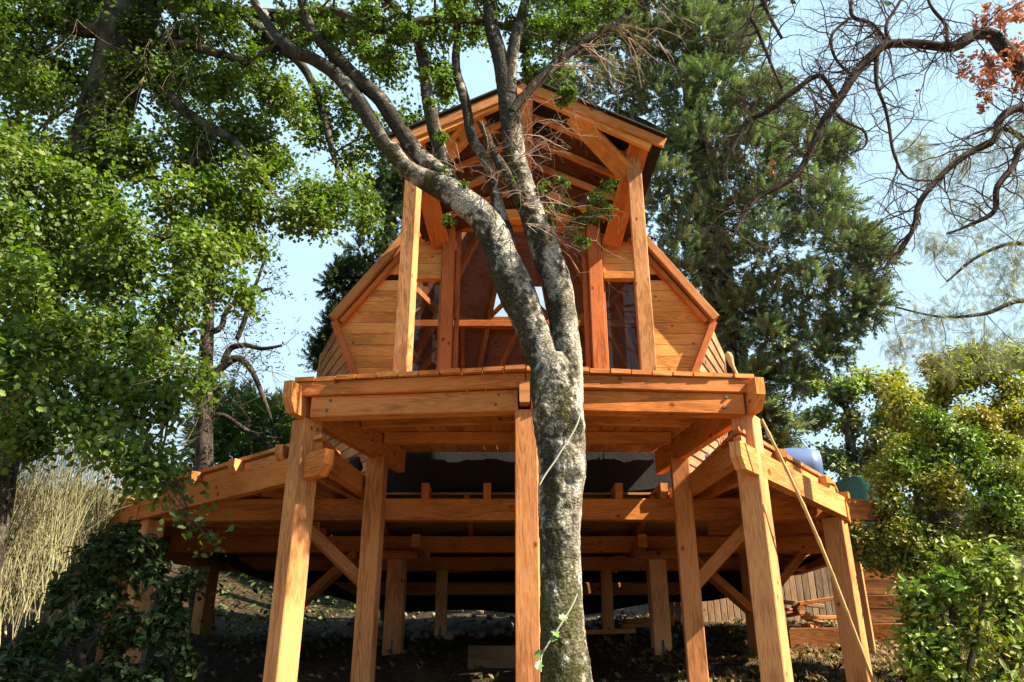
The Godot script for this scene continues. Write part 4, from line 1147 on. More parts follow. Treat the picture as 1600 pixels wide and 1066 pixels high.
	for q in thicken([Vector4(-6.984, 9.252, -8.6, 0.816), Vector4(-5.944, 9.484, -8.6, 0.732), Vector4(-4.736, 9.367, -8.6, 0.729), Vector4(-6.608, 7.731, -8.6, 0.772), Vector4(-5.493, 7.731, -8.6, 0.772), Vector4(-4.394, 7.834, -8.6, 0.689), Vector4(-3.546, 7.938, -8.6, 0.432), Vector4(-6.189, 6.366, -8.6, 0.733), Vector4(-5.212, 6.366, -8.6, 0.733), Vector4(-4.25, 6.459, -8.6, 0.654), Vector4(-3.567, 6.837, -8.6, 0.332), Vector4(-5.888, 5.133, -8.6, 0.697), Vector4(-4.959, 5.133, -8.6, 0.62), Vector4(-4.121, 5.217, -8.6, 0.466), Vector4(-5.541, 4.324, -8.6, 0.449), Vector4(-4.717, 4.324, -8.6, 0.374)], 1, 0.9):
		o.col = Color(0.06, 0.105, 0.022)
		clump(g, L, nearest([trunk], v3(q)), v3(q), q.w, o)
	# the crown goes on above the frame, clumps added to shade leaves below
	o.twigs = 46; o.leaves = 20; o.size = 0.075
	for q in [Vector4(-5.503, 8.724, -6.2, 0.564), Vector4(-4.748, 8.821, -6.2, 0.567), Vector4(-3.772, 8.588, -6, 0.549), Vector4(-3.277, 8.954, -6.4, 0.51), Vector4(-5.537, 10.052, -6.2, 0.748), Vector4(-4.489, 10.052, -6.2, 0.748), Vector4(-3.613, 10.214, -6.4, 0.692), Vector4(-2.798, 9.52, -6.8, 0.466), Vector4(-1.309, 8.571, -5.6, 0.458), Vector4(-0.528, 8.756, -5.6, 0.462), Vector4(-0.96, 9.532, -5.6, 0.548), Vector4(0, 9.333, -5.6, 0.475), Vector4(-1.969, 9.609, -5.8, 0.563), Vector4(-2.654, 9.572, -6, 0.574), Vector4(-4.056, 7.805, -5.4, 0.43), Vector4(-3.182, 7.721, -5.4, 0.367)]:
		clump(g, L, nearest(limbs, v3(q)), v3(q), q.w, o)
	o.size = 0.045; o.leaves = 26
	# leafy shoots all over the trunk
	o.twigs = 26
	for q in [Vector4(-4.018, 7.901, -6.3, 0.234), Vector4(-4.07, 7.29, -6.3, 0.214), Vector4(-4.098, 6.834, -6.3, 0.222), Vector4(-4.095, 6.436, -6.3, 0.218), Vector4(-4.149, 6.092, -6.3, 0.226), Vector4(-4.112, 5.586, -6.2, 0.218), Vector4(-4.148, 5.204, -6.2, 0.201), Vector4(-4.085, 4.786, -6.1, 0.194), Vector4(-4.085, 4.423, -6, 0.188), Vector4(-4.04, 4.024, -5.9, 0.181)]:
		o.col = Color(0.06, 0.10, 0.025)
		clump(g, L, nearest([trunk], v3(q)), v3(q), q.w, o)
	# hanging sprig before the left edge of the deck
	o.twigs = 7; o.leaves = 6
	for q in [Vector4(-2.06, 2.495, -4.9, 0.053), Vector4(-1.985, 2.356, -4.9, 0.052), Vector4(-1.876, 2.297, -4.9, 0.04), Vector4(-2.157, 2.658, -4.9, 0.041)]:
		clump(g, L, Vector3(-2.454, 2.916, -5), v3(q), q.w, o)
	put(g.mesh(M.twig), "twigs", d, "", "stuff")
	scatter(L, lobed_leaf(M.leaf), "leaves", d)
	# dead hanging twigs
	g = Buf.new()
	var tips := []
	var dead := {"wob": 0.35, "grav": -0.2, "kids": 1, "spread": 0.6, "col": Color(0.2, 0.16, 0.105)}
	for s in [Vector3(-3.787, 7.626, -6.2), Vector3(-3.636, 7.801, -6.2), Vector3(-3.31, 7.368, -6.2), Vector3(-3.699, 7.028, -6.1), Vector3(-3.476, 7.979, -6.2), Vector3(-4.07, 6.871, -6.2), Vector3(-3.04, 6.475, -6.2), Vector3(-4.467, 7.687, -6)]:
		for k in 3:
			branchy(g, s, Vector3(R.randf_range(-0.4, 0.5), -0.8, R.randf_range(0, 0.3)).normalized(), R.randf_range(0.5, 1.0), 0.0035, 2, dead, tips)
	for k in 16:
		branchy(g, Vector3(R.randf_range(-2.6, -1.7), R.randf_range(3.0, 3.8), R.randf_range(-5.4, -5.0)), rv(), 0.4, 0.004, 3, dead, tips)
	put(g.mesh(M.twig), "dead_twigs", d, "", "stuff")

# ------------------------------------------------------------------ bare tree and feathery tree at the right
func make_right_trees() -> void:
	R.seed = 707
	var d := thing("bare_tree", "dark bare branched tree with clusters of withered brown leaves at right", "tree")
	var limbs := [[Vector4(3.272, 0.597, -5.2, 0.125), Vector4(3.467, 1.362, -5.2, 0.114), Vector4(3.664, 2.116, -5.2, 0.113), Vector4(4.084, 3.439, -5.2, 0.11), Vector4(4.365, 4.594, -5.2, 0.103), Vector4(4.524, 5.624, -5.2, 0.093), Vector4(4.395, 6.276, -5.2, 0.07), Vector4(4.296, 6.545, -5.2, 0.063), Vector4(4.212, 6.705, -5.2, 0.054), Vector4(4.054, 6.683, -5.2, 0.05), Vector4(3.841, 6.559, -5.2, 0.045), Vector4(3.573, 6.588, -5.2, 0.04), Vector4(3.299, 6.588, -5.2, 0.04), Vector4(3.131, 6.466, -5.2, 0.04), Vector4(2.923, 6.227, -5.2, 0.039), Vector4(2.755, 5.967, -5.2, 0.035), Vector4(2.604, 5.767, -5.2, 0.034), Vector4(2.432, 5.433, -5.2, 0.029), Vector4(2.262, 5.196, -5.2, 0.025), Vector4(1.949, 4.996, -5.2, 0.016), Vector4(1.786, 4.773, -5.2, 0.012), Vector4(1.721, 4.64, -5.2, 0.008)],
		[Vector4(4.497, 5.062, -5.2, 0.057), Vector4(4.462, 5.689, -5.2, 0.051), Vector4(4.297, 5.893, -5.2, 0.039), Vector4(4.089, 5.794, -5.2, 0.034), Vector4(3.977, 5.573, -5.2, 0.03), Vector4(3.729, 5.433, -5.2, 0.029), Vector4(3.489, 5.245, -5.2, 0.025), Vector4(3.242, 4.973, -5.2, 0.024), Vector4(3.161, 4.773, -5.2, 0.02), Vector4(3.051, 4.594, -5.2, 0.016), Vector4(2.895, 4.426, -5.2, 0.008), Vector4(2.781, 4.343, -5.2, 0.005)],
		[Vector4(4.396, 4.884, -5.2, 0.049), Vector4(4.359, 5.307, -5.2, 0.037), Vector4(4.203, 5.528, -5.2, 0.025), Vector4(4.07, 5.314, -5.2, 0.025), Vector4(3.884, 5.105, -5.2, 0.025), Vector4(3.81, 4.884, -5.2, 0.02), Vector4(3.584, 4.755, -5.2, 0.012), Vector4(3.392, 4.68, -5.2, 0.008)],
		[Vector4(2.755, 5.967, -5.2, 0.026), Vector4(2.686, 6.185, -5.2, 0.022), Vector4(2.594, 6.227, -5.2, 0.022), Vector4(2.335, 6.021, -5.2, 0.022), Vector4(2.088, 5.82, -5.2, 0.021), Vector4(1.977, 5.787, -5.2, 0.017), Vector4(1.843, 5.547, -5.2, 0.017), Vector4(1.712, 5.307, -5.2, 0.008)],
		[Vector4(3.165, 6.438, -5.2, 0.022), Vector4(3.112, 6.151, -5.2, 0.017), Vector4(3.135, 5.92, -5.2, 0.015), Vector4(3.135, 5.722, -5.2, 0.013), Vector4(3.122, 5.433, -5.2, 0.013), Vector4(3.19, 5.196, -5.2, 0.008), Vector4(3.448, 5.172, -5.2, 0.006)],
		[Vector4(3.281, 6.61, -5.2, 0.022), Vector4(3.194, 6.816, -5.2, 0.018), Vector4(3.039, 6.905, -5.2, 0.018), Vector4(3.062, 7.103, -5.2, 0.014), Vector4(3.168, 7.415, -5.2, 0.014)],
		[Vector4(3.32, 6.61, -5.2, 0.018), Vector4(3.316, 6.801, -5.2, 0.016), Vector4(3.506, 7.103, -5.2, 0.014), Vector4(3.696, 7.415, -5.2, 0.009)],
		[Vector4(3.804, 6.567, -5.2, 0.018), Vector4(3.844, 6.801, -5.2, 0.016), Vector4(3.761, 7.026, -5.2, 0.014), Vector4(3.738, 7.336, -5.2, 0.009)],
		[Vector4(2.688, 5.887, -5.2, 0.015), Vector4(2.773, 5.754, -5.2, 0.013), Vector4(2.916, 5.656, -5.2, 0.011), Vector4(2.9, 5.509, -5.2, 0.008), Vector4(2.761, 5.433, -5.2, 0.005)],
		[Vector4(2.923, 6.227, -5.2, 0.013), Vector4(2.804, 6.438, -5.2, 0.013), Vector4(2.817, 6.69, -5.2, 0.014), Vector4(3.008, 6.89, -5.2, 0.011)],
		[Vector4(2.372, 6.654, -5.2, 0.013), Vector4(2.287, 6.95, -5.2, 0.018), Vector4(2.219, 7.336, -5.2, 0.023)],
		[Vector4(2.239, 6.367, -5.2, 0.013), Vector4(2.173, 6.727, -5.2, 0.016), Vector4(2.144, 6.95, -5.2, 0.016), Vector4(2.403, 7.18, -5.2, 0.016)],
		[Vector4(2.298, 6.103, -5.2, 0.011), Vector4(2.239, 6.367, -5.2, 0.013)]]
	var g := Buf.new()
	for k in limbs.size():
		g = Buf.new()
		tube(g, smooth_line(limbs[k], 5), 12 if k == 0 else 8, 0.08, 2)
		put(g.mesh(M.bark), "trunk" if k == 0 else "limb", d)
	g = Buf.new()
	var tips := []
	var o := {"segs": 7, "wob": 0.4, "grav": -0.04, "kids": 2, "spread": 0.75, "col": Color(0.065, 0.05, 0.046)}
	for k in limbs.size():
		var l: Array = smooth_line(limbs[k], 3)
		for q in l:
			var p: Vector4 = q
			if p.y < 3.3 or p.w > 0.055: continue
			for j in (2 if R.randf() < 0.55 else 1):
				branchy(g, v3(p), (rv() + Vector3(-0.35, 0.05, 0)).normalized(), R.randf_range(0.25, 0.6), clampf(p.w * 0.45, 0.0032, 0.007), 3, o, tips)
	put(g.mesh(M.twig), "twigs", d, "", "stuff")
	# withered leaves
	var L := Leaves.new()
	for q in thicken([Vector4(4.216, 6.654, -5.2, 0.124), Vector4(4.12, 6.367, -5.2, 0.133), Vector4(4.151, 6.158, -5.2, 0.12), Vector4(4.294, 6.402, -5.2, 0.111), Vector4(4.441, 6.654, -5.2, 0.124), Vector4(3.996, 6.192, -5.2, 0.066), Vector4(4.325, 6.089, -5.2, 0.098), Vector4(4.193, 6.913, -5.2, 0.091), Vector4(4.488, 6.95, -5.2, 0.091), Vector4(3.839, 6.227, -5.2, 0.033), Vector4(3.431, 6.055, -5.2, 0.022), Vector4(2.111, 5.338, -5.2, 0.026), Vector4(2.111, 5.258, -5.2, 0.021), Vector4(3.994, 5.954, -5.2, 0.086), Vector4(4.355, 6.875, -5.2, 0.091), Vector4(4.368, 6.367, -5.2, 0.088), Vector4(3.998, 6.438, -5.2, 0.067)], 2, 1.4, 0.6):
		for k in int(9000.0 * q.w * q.w) + 3:
			leaf_at(L, v3(q) + rv() * q.w * R.randf(), Vector3(0, 0.2, 0.5), 0.042, Color(0.48, 0.25, 0.16))
	scatter(L, oval_leaf(M.dry, 0.28), "withered_leaves", d)
	# feathery tree behind
	R.seed = 708
	var f := thing("feathery_tree", "fine feathery grey green tree hanging behind the bare branches at right", "tree")
	var fl := [[Vector4(6.085, 0.826, -9, 0.107), Vector4(6.29, 1.691, -9, 0.097), Vector4(6.487, 2.493, -9, 0.094), Vector4(6.951, 4.369, -9, 0.094), Vector4(7.282, 6.112, -9, 0.084), Vector4(7.43, 7.593, -9, 0.062), Vector4(7.297, 8.453, -9, 0.046), Vector4(6.987, 8.677, -9, 0.028), Vector4(6.593, 8.565, -9, 0.014)], [Vector4(7.236, 5.653, -9, 0.049), Vector4(6.648, 5.927, -9, 0.033), Vector4(6.106, 5.744, -9, 0.025), Vector4(5.519, 5.698, -9, 0.016), Vector4(4.968, 5.835, -9, 0.012)], [Vector4(7.329, 6.588, -9, 0.043), Vector4(6.782, 6.783, -9, 0.03), Vector4(6.221, 6.588, -9, 0.021), Vector4(5.712, 6.206, -9, 0.013)]]
	g = Buf.new()
	for l in fl:
		tube(g, smooth_line(l, 5), 10, 0.05, 1)
	put(g.mesh(M.bark), "trunk", f)
	g = Buf.new()
	L = Leaves.new()
	for q in [Vector4(6.906, 8.343, -9, 0.409), Vector4(6.287, 8.016, -9, 0.359), Vector4(5.827, 7.963, -9, 0.269), Vector4(6.988, 7.593, -9, 0.398), Vector4(6.297, 7.283, -9, 0.394), Vector4(6.696, 6.783, -9, 0.429), Vector4(6.029, 6.491, -9, 0.382), Vector4(5.666, 6.783, -9, 0.258), Vector4(6.422, 6.019, -9, 0.375), Vector4(5.776, 5.744, -9, 0.371), Vector4(5.262, 5.653, -9, 0.288), Vector4(6.405, 5.298, -9, 0.365), Vector4(5.979, 5.21, -9, 0.323), Vector4(5.395, 5.124, -9, 0.322), Vector4(4.946, 5.298, -9, 0.243), Vector4(5.724, 8.343, -9, 0.2), Vector4(7.413, 8.904, -9, 0.278), Vector4(6.684, 6.395, -9, 0.338)]:
		var from := nearest(fl, v3(q))
		var oo := {"bark": Color(0.09, 0.07, 0.06), "twigs": 13, "leaves": 0, "loose": 0.1, "size": 0.1, "col": Color.WHITE}
		clump(g, Leaves.new(), from, v3(q), q.w, oo)
		for k in 150:
			var p: Vector3 = v3(q) + rv() * q.w * pow(R.randf(), 0.4)
			var dir := (rv() + Vector3(0, -0.9, 0)).normalized()
			var x := dir.cross(rv()).normalized()
			L.x.append(Transform3D(Basis(x, dir.cross(x) * -1.0, dir) * R.randf_range(0.09, 0.17), p))
			var kk := R.randf_range(0.7, 1.3)
			L.c.append(Color(0.27 * kk, 0.29 * kk, 0.17 * kk))
	put(g.mesh(M.twig), "twigs", f, "", "stuff")
	scatter(L, pinnate_leaf(M.needle, 12), "leaves", f)

# ------------------------------------------------------------------ conifers
func conifer_mass(d: Node, list: Array, per: int, size: float, col: Color, seed_: int) -> void:
	var L := Leaves.new()
	for q in thicken(list, 1, 0.9, 0.7):
		var c := v3(q)
		var rr: float = q.w
		var tint := R.randf_range(0.8, 1.2)
		for k in int(per * clampf(rr * rr / 0.35, 0.4, 3.0)):
			var w := rv()
			if w.y < -0.3 and R.randf() < 0.5: w.y = -w.y
			var p := c + w * rr * lerpf(0.62, 1.08, pow(R.randf(), 0.5)) * (1.0 + 0.25 * N.get_noise_3dv((c + w * rr) * 6.0))
			var dir := (w * 0.9 + Vector3(0, 0.12, 0) + rv() * 0.6).normalized()
			var x := dir.cross(Vector3.UP + rv() * 0.3).normalized()
			L.x.append(Transform3D(Basis(x, dir.cross(x) * -1.0, dir) * size * R.randf_range(0.6, 1.3), p))
			var kk := R.randf_range(0.75, 1.3) * tint
			L.c.append(Color(col.r * kk * R.randf_range(0.85, 1.2), col.g * kk, col.b * kk))
	scatter(L, spray(M.needle, 40, 0.03, seed_), "foliage", d)

func make_conifers() -> void:
	R.seed = 808
	var d := thing("tall_cypress", "tall dense cypress with feathery pale green clumps behind the porch", "tree")
	var fl := [[Vector4(3.784, 1.742, -14, 0.432), Vector4(4.023, 3.872, -14, 0.391), Vector4(4.266, 6.034, -14, 0.366), Vector4(4.221, 7.905, -14, 0.333), Vector4(4.186, 10.126, -14, 0.324), Vector4(4.147, 12.609, -14, 0.286), Vector4(4.256, 15.403, -14, 0.213), Vector4(4.42, 18.125, -14, 0.161)], [Vector4(4.215, 6.537, -13.6, 0.145), Vector4(4.867, 6.925, -13.6, 0.11), Vector4(5.391, 7.188, -13.6, 0.074)], [Vector4(4.129, 7.999, -13.6, 0.125), Vector4(5.223, 8.703, -13.6, 0.089), Vector4(6.182, 9.137, -13.6, 0.052)], [Vector4(4.189, 8.56, -13.6, 0.114), Vector4(3.58, 8.846, -13.6, 0.077), Vector4(3.091, 9.137, -13.6, 0.052)], [Vector4(4.157, 10.314, -13.8, 0.121), Vector4(5.31, 10.949, -13.8, 0.082), Vector4(6.335, 11.439, -13.8, 0.055)], [Vector4(4.147, 11.604, -13.8, 0.111), Vector4(3.101, 12.451, -13.8, 0.085), Vector4(2.282, 12.976, -13.8, 0.057)], [Vector4(4.153, 13.154, -13.8, 0.115), Vector4(5.157, 14.438, -13.8, 0.074), Vector4(5.669, 15.012, -13.8, 0.045)], [Vector4(4.165, 14.064, -13.8, 0.117), Vector4(2.685, 15.012, -13.8, 0.09), Vector4(1.511, 15.6, -13.8, 0.045)]]
	var g := Buf.new()
	for k in fl.size():
		g = Buf.new()
		tube(g, smooth_line(fl[k], 5), 14 if k == 0 else 8, 0.06, 1)
		put(g.mesh(M.bark), "trunk" if k == 0 else "limb", d)
	var list := [Vector4(1.276, 15.791, -13.6, 0.661), Vector4(2.159, 15.879, -13.4, 0.715), Vector4(3.033, 15.583, -13.4, 0.71), Vector4(3.879, 15.568, -13.2, 0.703), Vector4(4.737, 15.374, -13.2, 0.656), Vector4(5.386, 15.568, -13.2, 0.439), Vector4(1.514, 14.159, -13.5, 0.649), Vector4(2.348, 14.064, -13.3, 0.683), Vector4(3.235, 13.79, -13.2, 0.647), Vector4(4.112, 13.873, -13, 0.641), Vector4(4.858, 13.694, -13, 0.5), Vector4(5.222, 14.417, -13, 0.367), Vector4(2.29, 12.732, -13.4, 0.583), Vector4(3.2, 12.397, -13.2, 0.626), Vector4(4.174, 12.4, -13, 0.646), Vector4(5.086, 12.151, -13, 0.562), Vector4(5.554, 12.653, -13, 0.271), Vector4(1.146, 13.154, -13.8, 0.501), Vector4(3.036, 11.09, -13.2, 0.607)]
	list.append_array([Vector4(3.907, 11.024, -13, 0.625), Vector4(4.863, 10.802, -12.8, 0.614), Vector4(5.77, 10.879, -12.8, 0.513), Vector4(6.398, 10.956, -12.8, 0.334), Vector4(6.642, 11.112, -12.8, 0.181), Vector4(3.143, 9.936, -13.2, 0.59), Vector4(3.909, 9.736, -13, 0.58), Vector4(4.851, 9.683, -12.8, 0.597), Vector4(5.743, 9.829, -12.8, 0.499), Vector4(6.258, 9.538, -12.8, 0.372), Vector4(3.238, 8.774, -13.2, 0.548), Vector4(3.979, 8.596, -13, 0.49), Vector4(4.909, 8.694, -12.8, 0.582), Vector4(5.833, 8.638, -12.7, 0.529), Vector4(6.459, 8.434, -12.7, 0.407), Vector4(6.759, 8.638, -12.7, 0.216)])
	list.append_array([Vector4(3.994, 7.678, -13.2, 0.46), Vector4(4.665, 7.717, -13, 0.526), Vector4(5.408, 7.558, -12.8, 0.517), Vector4(6.135, 7.576, -12.7, 0.421), Vector4(6.579, 7.64, -12.7, 0.258), Vector4(4.815, 6.837, -12.9, 0.394), Vector4(5.535, 6.859, -12.8, 0.369), Vector4(6.017, 6.984, -12.8, 0.208), Vector4(4.474, 6.197, -13, 0.298), Vector4(5.026, 6.283, -12.9, 0.228), Vector4(4.505, 5.541, -13, 0.27), Vector4(4.732, 5.389, -13, 0.202), Vector4(4.391, 5.749, -13.1, 0.251), Vector4(4.605, 5.022, -13, 0.166)])
	conifer_mass(d, list, 200, 0.30, Color(0.19, 0.25, 0.15), 1)
	# dark conifer left of the porch
	R.seed = 809
	var e := thing("dark_conifer", "dark shaggy conifer showing between the left tree and the porch roof", "tree")
	g = Buf.new()
	tube(g, smooth_line([Vector4(-1.919, 1.919, -13, 0.182), Vector4(-2.041, 3.922, -13, 0.172), Vector4(-2.237, 6.197, -13, 0.161), Vector4(-2.418, 8.117, -13, 0.133), Vector4(-2.4, 9.809, -13, 0.076), Vector4(-2.4, 10.868, -13, 0.039)], 5), 10, 0.05, 1)
	put(g.mesh(M.bark), "trunk", e)
	conifer_mass(e, [Vector4(-2.428, 10.256, -13, 0.358), Vector4(-2.638, 9.59, -13, 0.377), Vector4(-2.257, 9.517, -13, 0.426), Vector4(-2.826, 8.735, -13, 0.369), Vector4(-2.383, 8.527, -13, 0.44), Vector4(-3.094, 8.253, -13, 0.267), Vector4(-3.221, 8.321, -13, 0.17), Vector4(-2.581, 7.85, -13, 0.384), Vector4(-2.871, 7.717, -13, 0.287), Vector4(-3.029, 7.455, -13, 0.19), Vector4(-2.455, 10.713, -13, 0.258), Vector4(-2.044, 10.256, -13, 0.307), Vector4(-3.195, 7.325, -13, 0.166), Vector4(-3.332, 6.878, -13, 0.187), Vector4(-3.361, 6.565, -13, 0.162), Vector4(-3.232, 7.068, -13, 0.141)], 150, 0.30, Color(0.07, 0.10, 0.06), 2)
	# green conifer beyond the left side of the deck
	R.seed = 810
	var h := thing("small_conifer", "bright green bushy conifer low behind the left side of the deck", "tree")
	g = Buf.new()
	tube(g, smooth_line([Vector4(-5.646, 2.265, -17, 0.199), Vector4(-5.858, 3.816, -17, 0.193), Vector4(-6.126, 5.78, -17, 0.144), Vector4(-6.335, 6.984, -17, 0.059)], 5), 8, 0.05, 1)
	put(g.mesh(M.bark), "trunk", h)
	conifer_mass(h, [Vector4(-6.365, 6.984, -17, 0.385), Vector4(-6.594, 6.525, -17, 0.44), Vector4(-5.945, 6.601, -17, 0.44), Vector4(-6.674, 6.075, -17, 0.493), Vector4(-6.094, 6.075, -17, 0.58), Vector4(-5.586, 6.075, -17, 0.377), Vector4(-6.301, 5.488, -17, 0.716), Vector4(-5.307, 5.561, -17, 0.574), Vector4(-6.992, 7.218, -17, 0.238)], 130, 0.42, Color(0.08, 0.16, 0.04), 3)
	R.seed = 811
	var j := thing("far_conifer", "dark conifer top behind the left end of the balcony", "tree")
	g = Buf.new()
	tube(g, smooth_line([Vector4(-5.064, 2.304, -18, 0.197), Vector4(-5.254, 3.946, -18, 0.204), Vector4(-5.494, 6.025, -18, 0.153), Vector4(-5.642, 7.301, -18, 0.063)], 5), 8, 0.05, 1)
	put(g.mesh(M.bark), "trunk", j)
	conifer_mass(j, [Vector4(-5.633, 7.219, -18, 0.219), Vector4(-5.471, 6.895, -18, 0.28), Vector4(-5.672, 6.496, -18, 0.308), Vector4(-5.377, 6.338, -18, 0.369)], 110, 0.36, Color(0.06, 0.09, 0.045), 4)

# ------------------------------------------------------------------ trees and banks further back
func leafy_thing(called: String, label: String, category: String, stem: Array, list: Array, o: Dictionary, mesh: Mesh, group := "") -> void:
	var d := thing(called, label, category, group)
	var g := Buf.new()
	for s in stem:
		tube(g, smooth_line(s, 5), 10, 0.06, o.get("paint", 1))
	put(g.mesh(M.bark), o.get("stem_name", "trunk"), d)
	g = Buf.new()
	var L := Leaves.new()
	var base: Color = o.col
	for q in thicken(list, o.get("each", 1), 1.2):
		o.col = Color(base.r * R.randf_range(0.8, 1.25), base.g * R.randf_range(0.9, 1.12), base.b)
		clump(g, L, nearest(stem, v3(q)), v3(q), q.w, o)
	put(g.mesh(M.twig), "twigs", d, "", "stuff")
	scatter(L, mesh, "leaves", d)

func make_background() -> void:
	R.seed = 909
	# twisted dark tree left of the house
	var d := thing("twisted_tree", "dark twisted sparse tree against the sky left of the house", "tree")
	var limbs := [[Vector4(-4.104, 1.555, -11, 0.169), Vector4(-4.272, 2.691, -11, 0.159), Vector4(-4.438, 3.93, -11, 0.129), Vector4(-4.597, 5.084, -11, 0.115), Vector4(-4.704, 5.907, -11, 0.108), Vector4(-4.774, 6.554, -11, 0.09), Vector4(-4.846, 7.229, -11, 0.062), Vector4(-4.852, 7.755, -11, 0.031)], [Vector4(-4.64, 5.49, -11, 0.078), Vector4(-4.455, 5.749, -11, 0.069), Vector4(-4.232, 5.907, -11, 0.059), Vector4(-4.014, 5.749, -11, 0.049), Vector4(-3.828, 5.438, -11, 0.039), Vector4(-3.659, 5.084, -11, 0.029), Vector4(-3.497, 4.689, -11, 0.019)], [Vector4(-4.455, 5.749, -11, 0.049), Vector4(-4.353, 6.066, -11, 0.049), Vector4(-4.113, 6.119, -11, 0.04), Vector4(-3.858, 6.066, -11, 0.03), Vector4(-3.568, 6.119, -11, 0.02)], [Vector4(-4.74, 6.335, -11, 0.05), Vector4(-4.553, 6.422, -11, 0.05), Vector4(-4.518, 6.665, -11, 0.04), Vector4(-4.367, 6.888, -11, 0.03), Vector4(-4.128, 7.001, -11, 0.031), Vector4(-3.836, 7.115, -11, 0.02)], [Vector4(-4.276, 6.227, -11, 0.04), Vector4(-4.201, 6.554, -11, 0.04), Vector4(-4.164, 6.888, -11, 0.03), Vector4(-4.07, 7.345, -11, 0.026), Vector4(-4.01, 7.696, -11, 0.021)], [Vector4(-4.582, 4.984, -11, 0.048), Vector4(-4.295, 4.984, -11, 0.038), Vector4(-3.982, 4.787, -11, 0.038), Vector4(-3.674, 4.592, -11, 0.028), Vector4(-3.457, 4.352, -11, 0.019)]]
	var g := Buf.new()
	for k in limbs.size():
		g = Buf.new()
		tube(g, smooth_line(limbs[k], 5), 10, 0.08, 2)
		put(g.mesh(M.bark), "trunk" if k == 0 else "limb", d)
	g = Buf.new()
	var tips := []
	var o := {"wob": 0.5, "grav": 0.0, "kids": 2, "spread": 0.9, "col": Color(0.045, 0.04, 0.036)}
	for k in range(1, limbs.size()):
		for q in smooth_line(limbs[k], 2):
			branchy(g, v3(q), (rv() + Vector3(0.3, 0.1, 0)).normalized(), R.randf_range(0.35, 0.6), 0.008, 2, o, tips)
	put(g.mesh(M.twig), "twigs", d, "", "stuff")
	var L := Leaves.new()
	for t in tips:
		for k in 4:
			leaf_at(L, v3(t[0]) + rv() * 0.05, Vector3.UP, 0.06, Color(0.06, 0.085, 0.05))
	scatter(L, oval_leaf(M.needle, 0.16), "leaves", d)
	# grey green trees at the right behind the deck
	R.seed = 910
	var leaf := oval_leaf(M.leaf, 0.3)
	leafy_thing("hazy_tree", "grey green leafy tree with painted haze behind the green tank", "tree", [[Vector4(7.501, 2.569, -18, 0.198), Vector4(7.957, 4.815, -18, 0.149), Vector4(8.142, 6.338, -18, 0.123), Vector4(8.205, 7.631, -18, 0.063)], [Vector4(8.03, 5.412, -18, 0.105), Vector4(8.94, 6.496, -18, 0.077), Vector4(9.467, 7.631, -18, 0.047)]], [Vector4(7.916, 7.797, -18, 0.412), Vector4(8.593, 8.049, -18, 0.446), Vector4(9.214, 7.965, -18, 0.477), Vector4(7.628, 6.976, -18, 0.374), Vector4(8.279, 7.138, -18, 0.437), Vector4(8.903, 7.138, -18, 0.469), Vector4(7.809, 6.181, -18, 0.368), Vector4(8.436, 6.26, -18, 0.399), Vector4(9.034, 6.181, -18, 0.459), Vector4(8.024, 5.64, -18, 0.303), Vector4(8.615, 5.564, -18, 0.363), Vector4(7.466, 7.965, -18, 0.222), Vector4(9.717, 7.301, -18, 0.47)], {"bark": Color(0.1, 0.08, 0.06), "twigs": 44, "leaves": 20, "loose": 0.25, "size": 0.11, "col": Color(0.26, 0.30, 0.16)}, leaf)  # leaf colour lightened to paint in distance haze
	leafy_thing("yellowing_tree", "leafy tree turning yellow at its top beyond the right shrubs", "tree", [[Vector4(5.858, 1.248, -11, 0.125), Vector4(5.982, 1.87, -11, 0.12), Vector4(6.218, 3.121, -11, 0.107), Vector4(6.342, 4.304, -11, 0.084), Vector4(6.508, 5.286, -11, 0.039)], [Vector4(6.371, 3.93, -11, 0.064), Vector4(7.088, 4.689, -11, 0.047), Vector4(7.45, 5.387, -11, 0.029)], [Vector4(6.312, 3.746, -11, 0.055), Vector4(5.915, 4.495, -11, 0.038), Vector4(5.918, 4.984, -11, 0.029)]], [Vector4(5.727, 4.984, -11, 0.305), Vector4(6.289, 5.387, -11, 0.348), Vector4(6.819, 5.593, -11, 0.351), Vector4(7.318, 5.645, -11, 0.351), Vector4(7.669, 5.49, -11, 0.388), Vector4(5.934, 4.592, -11, 0.358), Vector4(6.564, 4.885, -11, 0.4), Vector4(7.159, 4.984, -11, 0.401), Vector4(7.538, 4.787, -11, 0.398), Vector4(5.596, 4.304, -11, 0.28), Vector4(6.526, 5.593, -11, 0.234), Vector4(7.184, 5.907, -11, 0.256), Vector4(7.726, 5.907, -11, 0.236), Vector4(7.391, 4.21, -11, 0.372), Vector4(5.902, 5.387, -11, 0.213)], {"bark": Color(0.09, 0.07, 0.05), "twigs": 44, "leaves": 20, "loose": 0.22, "size": 0.065, "col": Color(0.25, 0.27, 0.07), "vary": 0.45}, oval_leaf(M.leaf, 0.28))
